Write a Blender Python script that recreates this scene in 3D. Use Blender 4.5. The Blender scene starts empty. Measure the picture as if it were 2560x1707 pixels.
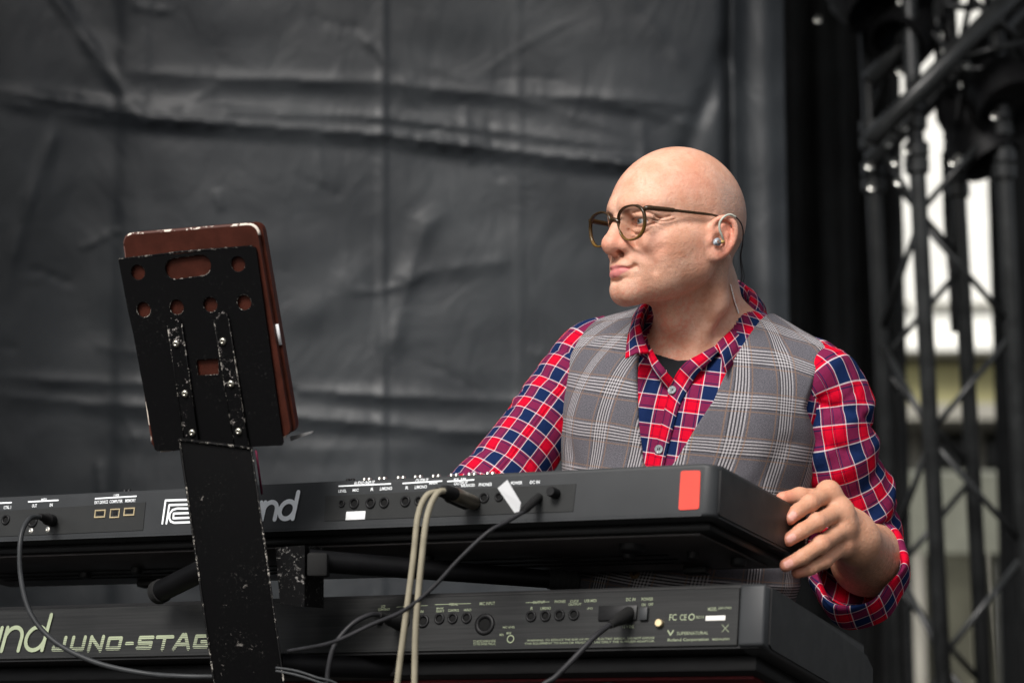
import bpy, bmesh, math, random
import numpy as np
from mathutils import Vector, Matrix

# ------------------------------------------------------------------ camera
sc = bpy.context.scene
C = sc.collection
CAM_Z = 0.90
PITCH = math.atan(850.0 / 6044.0)
cam_d = bpy.data.cameras.new('camera')
cam = bpy.data.objects.new('camera', cam_d)
C.objects.link(cam)
cam.location = (0, 0, CAM_Z)
cam.rotation_euler = (math.radians(90) + PITCH, 0, 0)
cam_d.sensor_width = 36.0
cam_d.lens = 85.0
cam_d.clip_end = 500
cam_d.dof.use_dof = True
cam_d.dof.focus_distance = 3.30
cam_d.dof.aperture_fstop = 4.0
sc.camera = cam

# ------------------------------------------------------------------ sky, sun, exposure
SUN_AZ, SUN_EL = math.radians(-28), math.radians(44)   # measured from behind the camera, towards its left
world = bpy.data.worlds.new('World')
sc.world = world
world.use_nodes = True
wn = world.node_tree
bg = wn.nodes['Background']
sky = wn.nodes.new('ShaderNodeTexSky')
sky.sky_type = 'NISHITA'
sky.sun_disc = False
sun_dir = Vector((math.sin(SUN_AZ) * math.cos(SUN_EL), -math.cos(SUN_AZ) * math.cos(SUN_EL), math.sin(SUN_EL)))
sky.sun_elevation = SUN_EL
sky.sun_rotation = math.atan2(sun_dir.x, sun_dir.y)
sky.dust_density = 4.0
sky.air_density = 1.0
sky.ozone_density = 0.6
hs = wn.nodes.new('ShaderNodeHueSaturation')           # an overcast, nearly grey sky
hs.inputs['Saturation'].default_value = 0.28
wn.links.new(sky.outputs[0], hs.inputs['Color'])
wn.links.new(hs.outputs[0], bg.inputs[0])
bg.inputs[1].default_value = 0.05
sun_d = bpy.data.lights.new('sun', 'SUN')
sun_d.energy = 1.5
sun_d.angle = math.radians(22)
sun_d.color = (1.0, 0.96, 0.92)
sun = bpy.data.objects.new('sun', sun_d)
C.objects.link(sun)
sun.rotation_euler = sun_dir.to_track_quat('Z', 'Y').to_euler()
sc.view_settings.view_transform = 'Standard'
sc.view_settings.look = 'None'
sc.view_settings.gamma = 1.0
sc.view_settings.use_curve_mapping = False
sc.view_settings.exposure = 1.32
sc.render.film_transparent = False
sc.cycles.use_denoising = True
sc.cycles.max_bounces = 5
sc.cycles.diffuse_bounces = 3
sc.cycles.transparent_max_bounces = 8
sc.cycles.caustics_reflective = False
sc.cycles.caustics_refractive = False

FPX = 6044.0
_cp, _sp = math.cos(PITCH), math.sin(PITCH)
def at(px, py, Y):
    """point at world depth Y that the photograph shows at pixel (px, py) of 2560 x 1707"""
    a = (px - 1280.0) / FPX
    b = (853.5 - py) / FPX
    d = Vector((a, _cp - b * _sp, _sp + b * _cp))
    return Vector((0, 0, CAM_Z)) + d * (Y / d.y)
def proj(p):
    q = Vector(p) - Vector((0, 0, CAM_Z))
    f = q.y * _cp + q.z * _sp
    u = -q.y * _sp + q.z * _cp
    return 1280 + FPX * q.x / f, 853.5 - FPX * u / f

rng = np.random.default_rng(7)
random.seed(7)

# ------------------------------------------------------------------ object helpers
def empty(name, loc=(0, 0, 0), rot=None):
    o = bpy.data.objects.new(name, None)
    C.objects.link(o)
    o.location = loc
    o.empty_display_size = 0.05
    if rot is not None:
        o.rotation_euler = rot
    bpy.context.view_layer.update()
    return o
def tag(o, label=None, cat=None, group=None, kind=None):
    if label: o['label'] = label
    if cat: o['category'] = cat
    if group: o['group'] = group
    if kind: o['kind'] = kind
    return o
def link(name, me, mat=None, parent=None, smooth=False):
    o = bpy.data.objects.new(name, me)
    C.objects.link(o)
    if mat is not None and not me.materials:
        me.materials.append(mat)
    if smooth:
        me.polygons.foreach_set('use_smooth', [True] * len(me.polygons))
    if parent is not None:
        o.parent = parent
    return o
def mesh_np(name, V, F):
    """V (n,3), F (m,k) arrays -> mesh"""
    V = np.asarray(V, np.float32); F = np.asarray(F, np.int32)
    me = bpy.data.meshes.new(name)
    k = F.shape[1]
    me.vertices.add(len(V)); me.vertices.foreach_set('co', V.ravel())
    me.loops.add(F.size); me.loops.foreach_set('vertex_index', F.ravel())
    me.polygons.add(len(F)); me.polygons.foreach_set('loop_start', np.arange(0, F.size, k, dtype=np.int32))
    me.update(calc_edges=True)
    me.validate()
    return me
def set_uv(me, UV, name='UVMap'):
    """per-vertex uv"""
    lay = me.uv_layers.new(name=name)
    vi = np.empty(len(me.loops), np.int32); me.loops.foreach_get('vertex_index', vi)
    lay.data.foreach_set('uv', np.asarray(UV, np.float32)[vi].ravel())
def set_attr(me, name, val):
    val = np.asarray(val, np.float32)
    if val.ndim == 1:
        a = me.attributes.new(name, 'FLOAT', 'POINT'); a.data.foreach_set('value', val)
    else:
        a = me.attributes.new(name, 'FLOAT_COLOR', 'POINT')
        a.data.foreach_set('color', np.hstack([val[:, :3], np.ones((len(val), 1), np.float32)]).ravel())
def inst(name, src, parent, loc=None, rot=None, scale=None):
    o = src.copy(); o.name = name
    C.objects.link(o)
    o.parent = parent
    if loc is not None: o.location = loc
    if rot is not None: o.rotation_euler = rot
    if scale is not None: o.scale = scale
    return o

class MB:
    """collects shapes in one bmesh"""
    def __init__(s): s.bm = bmesh.new()
    def box(s, c, d, M=None, bev=0.0, seg=2):
        r = bmesh.ops.create_cube(s.bm, size=1.0)
        vs = r['verts']
        T = Matrix.Translation(Vector(c)) @ Matrix.Diagonal((d[0], d[1], d[2], 1))
        if M is not None: T = M @ T
        bmesh.ops.transform(s.bm, matrix=T, verts=vs)
        if bev > 0:
            es = list({e for v in vs for e in v.link_edges})
            bmesh.ops.bevel(s.bm, geom=es, offset=bev, segments=seg, affect='EDGES', profile=0.5)
        return s
    def prism(s, pts, z0, z1, M=None, bev=0.0, seg=2):
        vb = [s.bm.verts.new((p[0], p[1], z0)) for p in pts]
        vt = [s.bm.verts.new((p[0], p[1], z1)) for p in pts]
        n = len(pts)
        fs = [s.bm.faces.new(vb[::-1]), s.bm.faces.new(vt)]
        for i in range(n):
            fs.append(s.bm.faces.new((vb[i], vb[(i + 1) % n], vt[(i + 1) % n], vt[i])))
        if M is not None: bmesh.ops.transform(s.bm, matrix=M, verts=vb + vt)
        if bev > 0:
            es = list({e for f in fs for e in f.edges})
            bmesh.ops.bevel(s.bm, geom=es, offset=bev, segments=seg, affect='EDGES', profile=0.5)
        return s
    def tube(s, pts, r, n=10, cap=True):
        pts = [Vector(p) for p in pts]
        rs = r if isinstance(r, (list, tuple)) else [r] * len(pts)
        rings = []
        up = None
        for i, p in enumerate(pts):
            a = pts[max(i - 1, 0)]; b = pts[min(i + 1, len(pts) - 1)]
            t = (b - a).normalized()
            if up is None:
                up = t.orthogonal().normalized()
            up = (up - t * up.dot(t)).normalized()
            w = t.cross(up)
            rings.append([s.bm.verts.new(p + (up * math.cos(2 * math.pi * k / n) + w * math.sin(2 * math.pi * k / n)) * rs[i]) for k in range(n)])
        for A, B in zip(rings[:-1], rings[1:]):
            for k in range(n):
                s.bm.faces.new((A[k], A[(k + 1) % n], B[(k + 1) % n], B[k]))
        if cap:
            s.bm.faces.new(rings[0][::-1]); s.bm.faces.new(rings[-1])
        return s
    def lathe(s, prof, M=None, n=24):
        """prof: list of (radius, z); closed where the radius is zero"""
        rings = []; allv = []
        for r, z in prof:
            if r < 1e-6:
                v = [s.bm.verts.new((0, 0, z))]
            else:
                v = [s.bm.verts.new((r * math.cos(2 * math.pi * k / n), r * math.sin(2 * math.pi * k / n), z)) for k in range(n)]
            rings.append(v); allv += v
        for A, B in zip(rings[:-1], rings[1:]):
            for k in range(n):
                k2 = (k + 1) % n
                if len(A) == 1 and len(B) == 1: continue
                if len(A) == 1: s.bm.faces.new((A[0], B[k2], B[k]))
                elif len(B) == 1: s.bm.faces.new((A[k], A[k2], B[0]))
                else: s.bm.faces.new((A[k], A[k2], B[k2], B[k]))
        if M is not None: bmesh.ops.transform(s.bm, matrix=M, verts=allv)
        return s
    def mesh(s, name):
        bmesh.ops.recalc_face_normals(s.bm, faces=s.bm.faces)
        me = bpy.data.meshes.new(name); s.bm.to_mesh(me); s.bm.free()
        return me
    def build(s, name, mat, parent=None, smooth=False, auto=None):
        me = s.mesh(name)
        o = link(name, me, mat, parent, smooth or auto is not None)
        if auto is not None:
            me.set_sharp_from_angle(angle=math.radians(auto))
        return o

def catmull(pts, n):
    """n samples along a Catmull-Rom curve; pts may be rows of any length"""
    P = np.asarray(pts, float)
    Q = np.vstack([2 * P[0] - P[1], P, 2 * P[-1] - P[-2]])
    out = []
    for t in np.linspace(0, len(P) - 1, n):
        i = min(int(t), len(P) - 2); f = t - i
        a, b, c, d = Q[i], Q[i + 1], Q[i + 2], Q[i + 3]
        out.append(0.5 * (2 * b + (c - a) * f + (2 * a - 5 * b + 4 * c - d) * f ** 2 + (3 * b - a - 3 * c + d) * f ** 3))
    return np.array(out)

# ------------------------------------------------------------------ node helpers
class E:
    """tiny expression builder for shader math"""
    nt = None
    def __init__(s, sock): s.s = sock
    @staticmethod
    def m(op, *a):
        n = E.nt.nodes.new('ShaderNodeMath'); n.operation = op
        for i, v in enumerate(a):
            if isinstance(v, E): E.nt.links.new(v.s, n.inputs[i])
            else: n.inputs[i].default_value = v
        return E(n.outputs[0])
    def __add__(s, o): return E.m('ADD', s, o)
    __radd__ = __add__
    def __sub__(s, o): return E.m('SUBTRACT', s, o)
    def __rsub__(s, o): return E.m('SUBTRACT', o, s)
    def __mul__(s, o): return E.m('MULTIPLY', s, o)
    __rmul__ = __mul__
    def __truediv__(s, o): return E.m('DIVIDE', s, o)
    def gt(s, o): return E.m('GREATER_THAN', s, o)
    def lt(s, o): return E.m('LESS_THAN', s, o)
    def floor(s): return E.m('FLOOR', s)
    def mod(s, o): return E.m('FLOORED_MODULO', s, o)
    def abs(s): return E.m('ABSOLUTE', s)
    def max(s, o): return E.m('MAXIMUM', s, o)
    def min(s, o): return E.m('MINIMUM', s, o)
    def clamp(s): return s.max(0.0).min(1.0)
    def ss(s, a, b):
        n = E.nt.nodes.new('ShaderNodeMapRange'); n.interpolation_type = 'SMOOTHSTEP'
        E.nt.links.new(s.s, n.inputs['Value'])
        n.inputs['From Min'].default_value = a; n.inputs['From Max'].default_value = b
        return E(n.outputs[0])
def cmix(f, a, b, mode='MIX'):
    n = E.nt.nodes.new('ShaderNodeMix'); n.data_type = 'RGBA'; n.blend_type = mode
    for sock, v in ((n.inputs[0], f), (n.inputs[6], a), (n.inputs[7], b)):
        if isinstance(v, E): E.nt.links.new(v.s, sock)
        elif isinstance(v, (int, float)): sock.default_value = v
        else: sock.default_value = (*v, 1)
    return E(n.outputs[2])
def noise(scale, detail=3, rough=0.5, vec=None, dist=0.0, out=0):
    n = E.nt.nodes.new('ShaderNodeTexNoise')
    n.inputs['Scale'].default_value = scale; n.inputs['Detail'].default_value = detail
    n.inputs['Roughness'].default_value = rough; n.inputs['Distortion'].default_value = dist
    if vec is not None: E.nt.links.new(vec.s, n.inputs['Vector'])
    return E(n.outputs[out])
def voronoi(scale, vec=None, feature='F1'):
    n = E.nt.nodes.new('ShaderNodeTexVoronoi'); n.feature = feature
    n.inputs['Scale'].default_value = scale
    if vec is not None: E.nt.links.new(vec.s, n.inputs['Vector'])
    return E(n.outputs[0])
def coord(kind='Object'):
    n = E.nt.nodes.new('ShaderNodeTexCoord')
    return E(n.outputs[kind])
def mapping(vec, scale=(1, 1, 1), rot=(0, 0, 0), loc=(0, 0, 0)):
    n = E.nt.nodes.new('ShaderNodeMapping')
    E.nt.links.new(vec.s, n.inputs[0])
    n.inputs['Scale'].default_value = scale; n.inputs['Rotation'].default_value = rot; n.inputs['Location'].default_value = loc
    return E(n.outputs[0])
def sepxyz(vec):
    n = E.nt.nodes.new('ShaderNodeSeparateXYZ'); E.nt.links.new(vec.s, n.inputs[0])
    return E(n.outputs[0]), E(n.outputs[1]), E(n.outputs[2])
def attr(name, fac=True):
    n = E.nt.nodes.new('ShaderNodeAttribute'); n.attribute_name = name
    return E(n.outputs['Fac'] if fac else n.outputs['Color'])
def bump(h, strength, dist, prev=None):
    n = E.nt.nodes.new('ShaderNodeBump')
    n.inputs['Strength'].default_value = strength; n.inputs['Distance'].default_value = dist
    E.nt.links.new(h.s, n.inputs['Height'])
    if prev is not None: E.nt.links.new(prev.s, n.inputs['Normal'])
    return E(n.outputs[0])
def mat_begin(name):
    m = bpy.data.materials.new(name); m.use_nodes = True
    E.nt = m.node_tree
    return m, m.node_tree.nodes['Principled BSDF']
def plug(b, name, v):
    if isinstance(v, E): E.nt.links.new(v.s, b.inputs[name])
    elif isinstance(v, (tuple, list)) and len(v) == 3: b.inputs[name].default_value = (*v, 1)
    else: b.inputs[name].default_value = v
def simple(name, col, rough=0.5, metal=0.0, var=0.12, nscale=40, bstr=0.0, bscale=600, spec=0.22, coat=0.0):
    """one-colour material with slight mottling and optional fine relief"""
    m, b = mat_begin(name)
    n = noise(nscale, 4, 0.6, coord('Object'))
    plug(b, 'Base Color', cmix(n.ss(0.3, 0.7), tuple(c * (1 - var) for c in col), tuple(min(1, c * (1 + var)) for c in col)))
    plug(b, 'Roughness', (n - 0.5) * 0.25 + rough)
    plug(b, 'Metallic', metal)
    plug(b, 'Specular IOR Level', spec)
    plug(b, 'Coat Weight', coat)
    if bstr > 0:
        plug(b, 'Normal', bump(noise(bscale, 3, 0.6, coord('Object')), bstr, 0.001))
    return m

# ------------------------------------------------------------------ signed distance modelling
f32 = np.float32
def smin(a, b, k):
    h = np.maximum(k - np.abs(a - b), 0) / k
    return np.minimum(a, b) - h * h * k * 0.25
def smax(a, b, k): return -smin(-a, -b, k)
def ell(P, c, r, M=None):
    q = P - np.asarray(c, f32)
    if M is not None: q = q @ np.asarray(M, f32)
    r = np.asarray(r, f32)
    k0 = np.sqrt(((q / r) ** 2).sum(-1)); k1 = np.sqrt(((q / (r * r)) ** 2).sum(-1)) + 1e-9
    return k0 * (k0 - 1) / k1
def cap(P, a, b, ra, rb=None):
    if rb is None: rb = ra
    a = np.asarray(a, f32); b = np.asarray(b, f32); ab = b - a
    t = np.clip(((P - a) @ ab) / float(ab @ ab), 0, 1)
    q = P - a - t[..., None] * ab
    return np.sqrt((q * q).sum(-1)) - (ra + (rb - ra) * t)
def chain(P, pts, rs, k=0.0):
    d = None
    for i in range(len(pts) - 1):
        e = cap(P, pts[i], pts[i + 1], rs[i], rs[i + 1])
        d = e if d is None else (np.minimum(d, e) if k == 0 else smin(d, e, k))
    return d
def groove(P, pts, w, depth):
    """shallow crease along a polyline: value to add to a distance"""
    d = chain(P, pts, [0.0] * len(pts))
    return depth * np.exp(-(d / w) ** 2)
def rotm(ax, ang):
    """rows-vector rotation: q @ M brings world into a frame turned by ang about ax"""
    return np.array(Matrix.Rotation(math.radians(ang), 3, ax), f32)

def mesh_sdf(f, xs, ys, zs, B=8, lip=1.35):
    """surface nets on a rectilinear grid, exact only in blocks near the surface"""
    xs, ys, zs = [np.asarray(a, f32) for a in (xs, ys, zs)]
    def pad(a):
        n = (-(len(a) - 1)) % B
        if n:
            st = a[-1] - a[-2]; a = np.concatenate([a, a[-1] + st * np.arange(1, n + 1, dtype=f32)])
        return a
    xs, ys, zs = pad(xs), pad(ys), pad(zs)
    nx, ny, nz = len(xs), len(ys), len(zs)
    bx, by, bz = (nx - 1) // B, (ny - 1) // B, (nz - 1) // B
    def mid(a): return 0.5 * (a[:-1:B] + a[B::B]), 0.5 * (a[B::B] - a[:-1:B])
    (mx, hx), (my, hy), (mz, hz) = mid(xs), mid(ys), mid(zs)
    G = np.stack(np.meshgrid(mx, my, mz, indexing='ij'), -1).reshape(-1, 3)
    Hd = np.sqrt((np.stack(np.meshgrid(hx, hy, hz, indexing='ij'), -1) ** 2).sum(-1)).reshape(-1)
    vals = []
    for i in range(0, len(G), 200000): vals.append(f(G[i:i + 200000]))
    vals = np.concatenate(vals).astype(f32)
    keep = np.abs(vals) < Hd * lip
    D = np.empty((nx, ny, nz), f32)
    sg = vals.reshape(bx, by, bz)
    D[:-1, :-1, :-1] = np.repeat(np.repeat(np.repeat(sg, B, 0), B, 1), B, 2)
    D[-1] = D[-2]; D[:, -1] = D[:, -2]; D[:, :, -1] = D[:, :, -2]
    ids = np.argwhere(keep.reshape(bx, by, bz))
    o = np.stack(np.meshgrid(np.arange(B + 1), np.arange(B + 1), np.arange(B + 1), indexing='ij'), -1).reshape(-1, 3)
    for i in range(0, len(ids), 400):
        I = (ids[i:i + 400, None, :] * B + o[None]).reshape(-1, 3)
        Pp = np.stack([xs[I[:, 0]], ys[I[:, 1]], zs[I[:, 2]]], -1)
        D[I[:, 0], I[:, 1], I[:, 2]] = f(Pp)
    S = D < 0
    # cells touched by the surface
    cnt = np.zeros((nx - 1, ny - 1, nz - 1), np.int8)
    for a in (0, 1):
        for b in (0, 1):
            for c in (0, 1):
                cnt += S[a:nx - 1 + a, b:ny - 1 + b, c:nz - 1 + c]
    cells = np.argwhere((cnt > 0) & (cnt < 8))
    idx = np.full((nx - 1, ny - 1, nz - 1), -1, np.int32)
    idx[cells[:, 0], cells[:, 1], cells[:, 2]] = np.arange(len(cells))
    acc = np.zeros((len(cells), 3), f32); num = np.zeros(len(cells), f32)
    A = (xs, ys, zs)
    corners = [(a, b, c) for a in (0, 1) for b in (0, 1) for c in (0, 1)]
    for ca in corners:
        for ax in range(3):
            if ca[ax] == 1: continue
            cb = list(ca); cb[ax] = 1
            ia = cells + np.array(ca); ib = cells + np.array(cb)
            va = D[ia[:, 0], ia[:, 1], ia[:, 2]]; vb = D[ib[:, 0], ib[:, 1], ib[:, 2]]
            m = (va < 0) != (vb < 0)
            t = va[m] / (va[m] - vb[m])
            p = np.stack([A[q][ia[m, q]] for q in range(3)], -1)
            p[:, ax] += t * (A[ax][ib[m, ax]] - A[ax][ia[m, ax]])
            acc[m] += p; num[m] += 1
    V = acc / num[:, None]
    F = []
    for ax in range(3):
        s0 = [slice(0, -1)] * 3; s1 = [slice(0, -1)] * 3
        s0[ax] = slice(0, -1); s1[ax] = slice(1, None)
        full0 = [slice(None)] * 3; full1 = [slice(None)] * 3
        full0[ax] = slice(0, -1); full1[ax] = slice(1, None)
        a, b = S[tuple(full0)], S[tuple(full1)]
        e = np.argwhere(a != b)
        u, v = (ax + 1) % 3, (ax + 2) % 3
        dims = (nx, ny, nz)
        ok = (e[:, u] > 0) & (e[:, v] > 0) & (e[:, u] < dims[u] - 1) & (e[:, v] < dims[v] - 1)
        e = e[ok]
        def cell(du, dv):
            q = e.copy(); q[:, u] -= du; q[:, v] -= dv
            return idx[q[:, 0], q[:, 1], q[:, 2]]
        q = np.stack([cell(1, 1), cell(0, 1), cell(0, 0), cell(1, 0)], -1)
        inside_first = S[e[:, 0], e[:, 1], e[:, 2]]
        q[~inside_first] = q[~inside_first][:, ::-1]
        F.append(q)
    F = np.concatenate(F)
    F = F[(F >= 0).all(1)]
    return V, F
def rng_axis(a, b, h): return np.arange(a, b + h, h, dtype=f32)
def smooth_mesh(V, F, it=1, lam=0.5):
    for _ in range(it):
        acc = np.zeros_like(V); n = np.zeros(len(V), f32)
        for i in range(4):
            for j in (1, 3):
                np.add.at(acc, F[:, i], V[F[:, (i + j) % 4]]); np.add.at(n, F[:, i], 1)
        V = V + lam * (acc / np.maximum(n, 1)[:, None] - V)
    return V
def vnormals(V, F):
    n = np.cross(V[F[:, 2]] - V[F[:, 0]], V[F[:, 3]] - V[F[:, 1]])
    N = np.zeros_like(V)
    for i in range(4): np.add.at(N, F[:, i], n)
    return N / (np.linalg.norm(N, axis=1, keepdims=True) + 1e-12)
def wob(P, freq, seed=0, oct=3):
    """cheap smooth pseudo-noise in -1..1 from sums of sines"""
    r = np.random.default_rng(seed); out = 0; amp = 1.0; tot = 0
    for o in range(oct):
        for _ in range(4):
            k = r.normal(size=P.shape[-1]); k /= np.linalg.norm(k)
            out = out + amp * np.sin((P @ (k * freq * 2 * math.pi * r.uniform(.7, 1.3))) + r.uniform(0, 6.28)); tot += amp
        freq *= 2; amp *= 0.5
    return out / tot * 1.8
# ------------------------------------------------------------------ the place: ground, stage, backdrop, truss, building
MAT_DECK = simple('stage_deck_plywood', (0.035, 0.032, 0.030), 0.7, var=0.3, nscale=8, bstr=0.3, bscale=60)
MAT_ASPHALT = simple('asphalt', (0.05, 0.05, 0.05), 0.9, var=0.25, nscale=6, bstr=0.4, bscale=80)
MAT_SHEETING = simple('dark_grey_sheeting', (0.05, 0.05, 0.052), 0.7, var=0.15, nscale=3)
def slab(name, c, d, mat, parent=None, bev=0.0):
    return MB().box(c, d, None, bev).build(name, mat, parent)
g = slab('ground', (0, 60, -1.20), (400, 400, 0.1), MAT_ASPHALT); tag(g, kind='structure')
s_ = slab('stage_floor', (0.3, 5.2, -0.06), (7.2, 5.6, 0.12), MAT_DECK); tag(s_, kind='structure')
ap = slab('stage_skirt', (0.3, 2.46, -0.62), (7.2, 0.05, 1.05), MAT_SHEETING); tag(ap, kind='structure')

def make_tarp():
    m, b = mat_begin('grey_tarpaulin')
    co = coord('Object')
    n = noise(3.2, 4, 0.6, co); n2 = noise(0.9, 3, 0.5, co); n3 = noise(22, 4, 0.6, co)
    col = cmix(n.ss(0.35, 0.7), (0.0175, 0.0205, 0.024), (0.030, 0.0345, 0.0385))
    col = cmix(n2.ss(0.45, 0.7) * 0.5, col, (0.021, 0.024, 0.029))
    plug(b, 'Base Color', col)
    plug(b, 'Roughness', (n - 0.5) * 0.2 + 0.46)
    plug(b, 'Specular IOR Level', 0.36)
    plug(b, 'Normal', bump(noise(7, 4, 0.55, mapping(co, (1, 1, 0.7)), 0.9) + n3 * 0.16, 0.42, 0.014))
    return m
def sheet(name, x0, x1, z0, z1, Y, h, fn, mat, parent=None):
    xs = np.arange(x0, x1 + h, h); zs = np.arange(z0, z1 + h, h)
    X, Z = np.meshgrid(xs, zs, indexing='ij')
    Yd = Y - fn(X, Z)
    V = np.stack([X, Yd, Z], -1).reshape(-1, 3)
    nx, nz = len(xs), len(zs)
    i, j = np.meshgrid(np.arange(nx - 1), np.arange(nz - 1), indexing='ij')
    a = (i * nz + j).ravel()
    me = mesh_np(name, V, np.stack([a, a + nz, a + nz + 1, a + 1], -1))
    o = link(name, me, mat, parent, True)
    so = o.modifiers.new('thick', 'SOLIDIFY'); so.thickness = 0.0015; so.offset = 1
    return o
TY = 6.2
def ridge(X, Z, pts, w, h, asym=0.0):
    """crease along a polyline given in pixels; h towards the viewer"""
    Q = [at(px, py, TY) for px, py in pts]
    out = np.full(X.shape, 1e9); side = np.zeros(X.shape); tt = np.zeros(X.shape)
    for k, (a, b) in enumerate(zip(Q[:-1], Q[1:])):
        ex, ez = b.x - a.x, b.z - a.z; L2 = ex * ex + ez * ez
        t = np.clip(((X - a.x) * ex + (Z - a.z) * ez) / L2, 0, 1)
        dx, dz = X - a.x - t * ex, Z - a.z - t * ez
        d = np.hypot(dx, dz); m = d < out
        out = np.where(m, d, out); side = np.where(m, np.sign(dx * -ez + dz * ex), side); tt = np.where(m, (k + t) / (len(Q) - 1), tt)
    h = h * 0.75
    fade = np.clip(np.minimum(tt, 1 - tt) * 7, 0, 1)
    mod = 0.75 + 0.25 * np.sin(tt * 23 + w * 900)
    r = np.exp(-(out / w) ** 2) + asym * np.exp(-(out / (w * 2.2)) ** 2) * side
    return h * r * fade * mod
def tarp_relief(X, Z):
    P = np.stack([X, Z], -1)
    d = 0.014 * wob(P * np.array((1.0, 0.6)), 0.9, 71, 2) + 0.0032 * wob(P * np.array((0.7, 1.0)), 3.4, 72, 2)
    for pts, w, h, a in (
        ([(-40, 235), (180, 262), (380, 300), (620, 322), (950, 343), (1180, 372), (1400, 402), (1600, 424), (1840, 452)], 0.022, 0.022, 0.30),
        ([(-40, 225), (330, 268), (640, 290), (960, 300), (1300, 342), (1620, 386)], 0.020, 0.012, 0.25),
        ([(-40, 252), (140, 285), (340, 305), (560, 322)], 0.018, 0.008, 0.2),
        ([(280, 182), (560, 202), (950, 214), (1180, 240), (1480, 255), (1860, 284)], 0.022, 0.011, 0.25),
        ([(-30, 945), (180, 955), (400, 966), (720, 978), (960, 996), (1260, 1008), (1500, 1015)], 0.020, 0.012, 0.3),
        ([(-30, 990), (240, 1012), (600, 1038), (900, 1062), (1150, 1086), (1400, 1090)], 0.022, 0.013, 0.3),
        ([(90, -80), (190, 70), (270, 180), (345, 290)], 0.018, 0.011, 0.15),
        ([(150, 280), (90, 440), (40, 590), (0, 760)], 0.018, 0.009, 0.15),
        ([(1115, 520), (1060, 560), (1020, 680), (985, 820), (960, 940)], 0.030, 0.011, 0.15),
        ([(980, 700), (1120, 676), (1300, 655)], 0.022, 0.005, 0.2),
        ([(500, 900), (700, 830), (850, 740), (955, 600)], 0.045, 0.007, 0.0),
        ([(960, 120), (1240, 240), (1400, 290), (1640, 370)], 0.024, 0.006, 0.2),
        ([(1500, -60), (1640, 90), (1730, 200)], 0.024, 0.006, 0.1),
        ([(1840, 60), (1780, 220), (1715, 380), (1690, 520)], 0.026, -0.020, 0.0),
        ([(200, 1090), (520, 1110), (800, 1130), (1100, 1120)], 0.026, 0.006, 0.1)):
        d = d + ridge(X, Z, pts, w, h, a)
    rr = np.random.default_rng(5)
    for _ in range(34):                                       # small handling creases
        px, py = rr.uniform(-50, 1800), rr.uniform(-50, 1250); L = rr.uniform(60, 300); a0 = rr.choice((rr.normal(0.15, 0.35), rr.normal(1.4, 0.4)), p=(0.7, 0.3))
        bend = rr.normal(0, 0.25); q = [(px + L * t * math.cos(a0 + bend * t), py + L * t * math.sin(a0 + bend * t)) for t in (0, 0.35, 0.7, 1.0)]
        d = d + ridge(X, Z, q, rr.uniform(0.008, 0.018), rr.choice((1, -1)) * rr.uniform(0.002, 0.0055), 0.3)
    for px, w, h in ((958, 0.012, 0.004), (1300, 0.012, 0.0016), (330, 0.04, 0.005)):      # welded seams
        x = at(px, 600, TY).x - 0.006 * (Z - 1.6)
        d = d + h * np.exp(-((X - x) / w) ** 4)
    x = at(1848, 500, TY).x                                  # deep pleat at the right edge
    d = d - 0.050 * np.exp(-((X - x - 0.012 * np.sin(Z * 2)) / 0.022) ** 2) + 0.02 * np.exp(-((X - x - 0.07) / 0.04) ** 2)
    x = at(300, 500, TY).x
    d = d - 0.03 * np.exp(-((X - x + 0.10) / 0.16) ** 2)
    return d
xr = at(1962, 600, TY).x
tp = sheet('backdrop', -2.35, xr, 0.02, 3.55, TY, 0.0075, tarp_relief, make_tarp())
tag(tp, 'creased dark grey tarpaulin hung across the back of the stage', 'backdrop')
MAT_DRAPE = simple('black_drape_cloth', (0.040, 0.041, 0.041), 0.95, var=0.25, nscale=5, bstr=0.4, bscale=400)
def drape_relief(X, Z):
    P = np.stack([X, Z], -1)
    return 0.035 * np.sin(X * 38 + 0.6 * np.sin(Z * 1.3) + 0.25 * Z) + 0.02 * np.sin(X * 83 + 0.9 * Z) + 0.006 * wob(P, 3, 81, 2)
cd = sheet('drape', xr - 0.06, at(2262, 600, 7.5).x, 0.02, 3.3, 7.5, 0.012, drape_relief, MAT_DRAPE)
tag(cd, 'black drape hanging in soft folds between grey backdrop and truss tower', 'curtain')

rf = slab('shade_slab', (0.6, 7.1, 4.2), (7.4, 4.7, 0.06), MAT_SHEETING); tag(rf, kind='structure')  # unseen overhead slab added to shade the top of the backdrop
# ---- truss tower
MAT_TRUSS = simple('black_truss_paint', (0.022, 0.0235, 0.024), 0.32, var=0.3, nscale=14, spec=0.4)
MAT_LAMP = simple('black_lamp_housing', (0.005, 0.005, 0.0055), 0.55, var=0.2)
TWY = 6.4
def tw(px, py, dy=0.0): return at(px, py, TWY + dy)
lean = (2340 - 2277) / 1430.0
base = tw(2316, 1000); sx = 6044.0 / TWY
tower = empty('truss_tower', (base.x, base.y, 0.0))
tag(tower, 'black square truss tower with lattice braces beside the drape', 'truss')
offs = {'a': (0.0, 0.0), 'b': (0.250, 0.078), 'c': (-0.080, 0.250), 'd': (0.170, 0.328)}
lx = -0.026                                                 # the tower leans a little to the left
def tpt(k, z): return (offs[k][0] + lx * (z - 1.9), offs[k][1], z)
for k in offs:
    MB().tube([tpt(k, 0.0), tpt(k, 4.6)], 0.0225, 18).build('chord', MAT_TRUSS, tower, smooth=True)
    for z in (2.30, 2.42):
        p = tpt(k, z)
        MB().lathe([(0.0245, -0.045), (0.033, -0.040), (0.034, -0.006), (0.029, 0.0), (0.034, 0.006), (0.033, 0.040), (0.0245, 0.045)], Matrix.Translation(p), 18).build('coupler', MAT_TRUSS, tower, auto=40)
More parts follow.
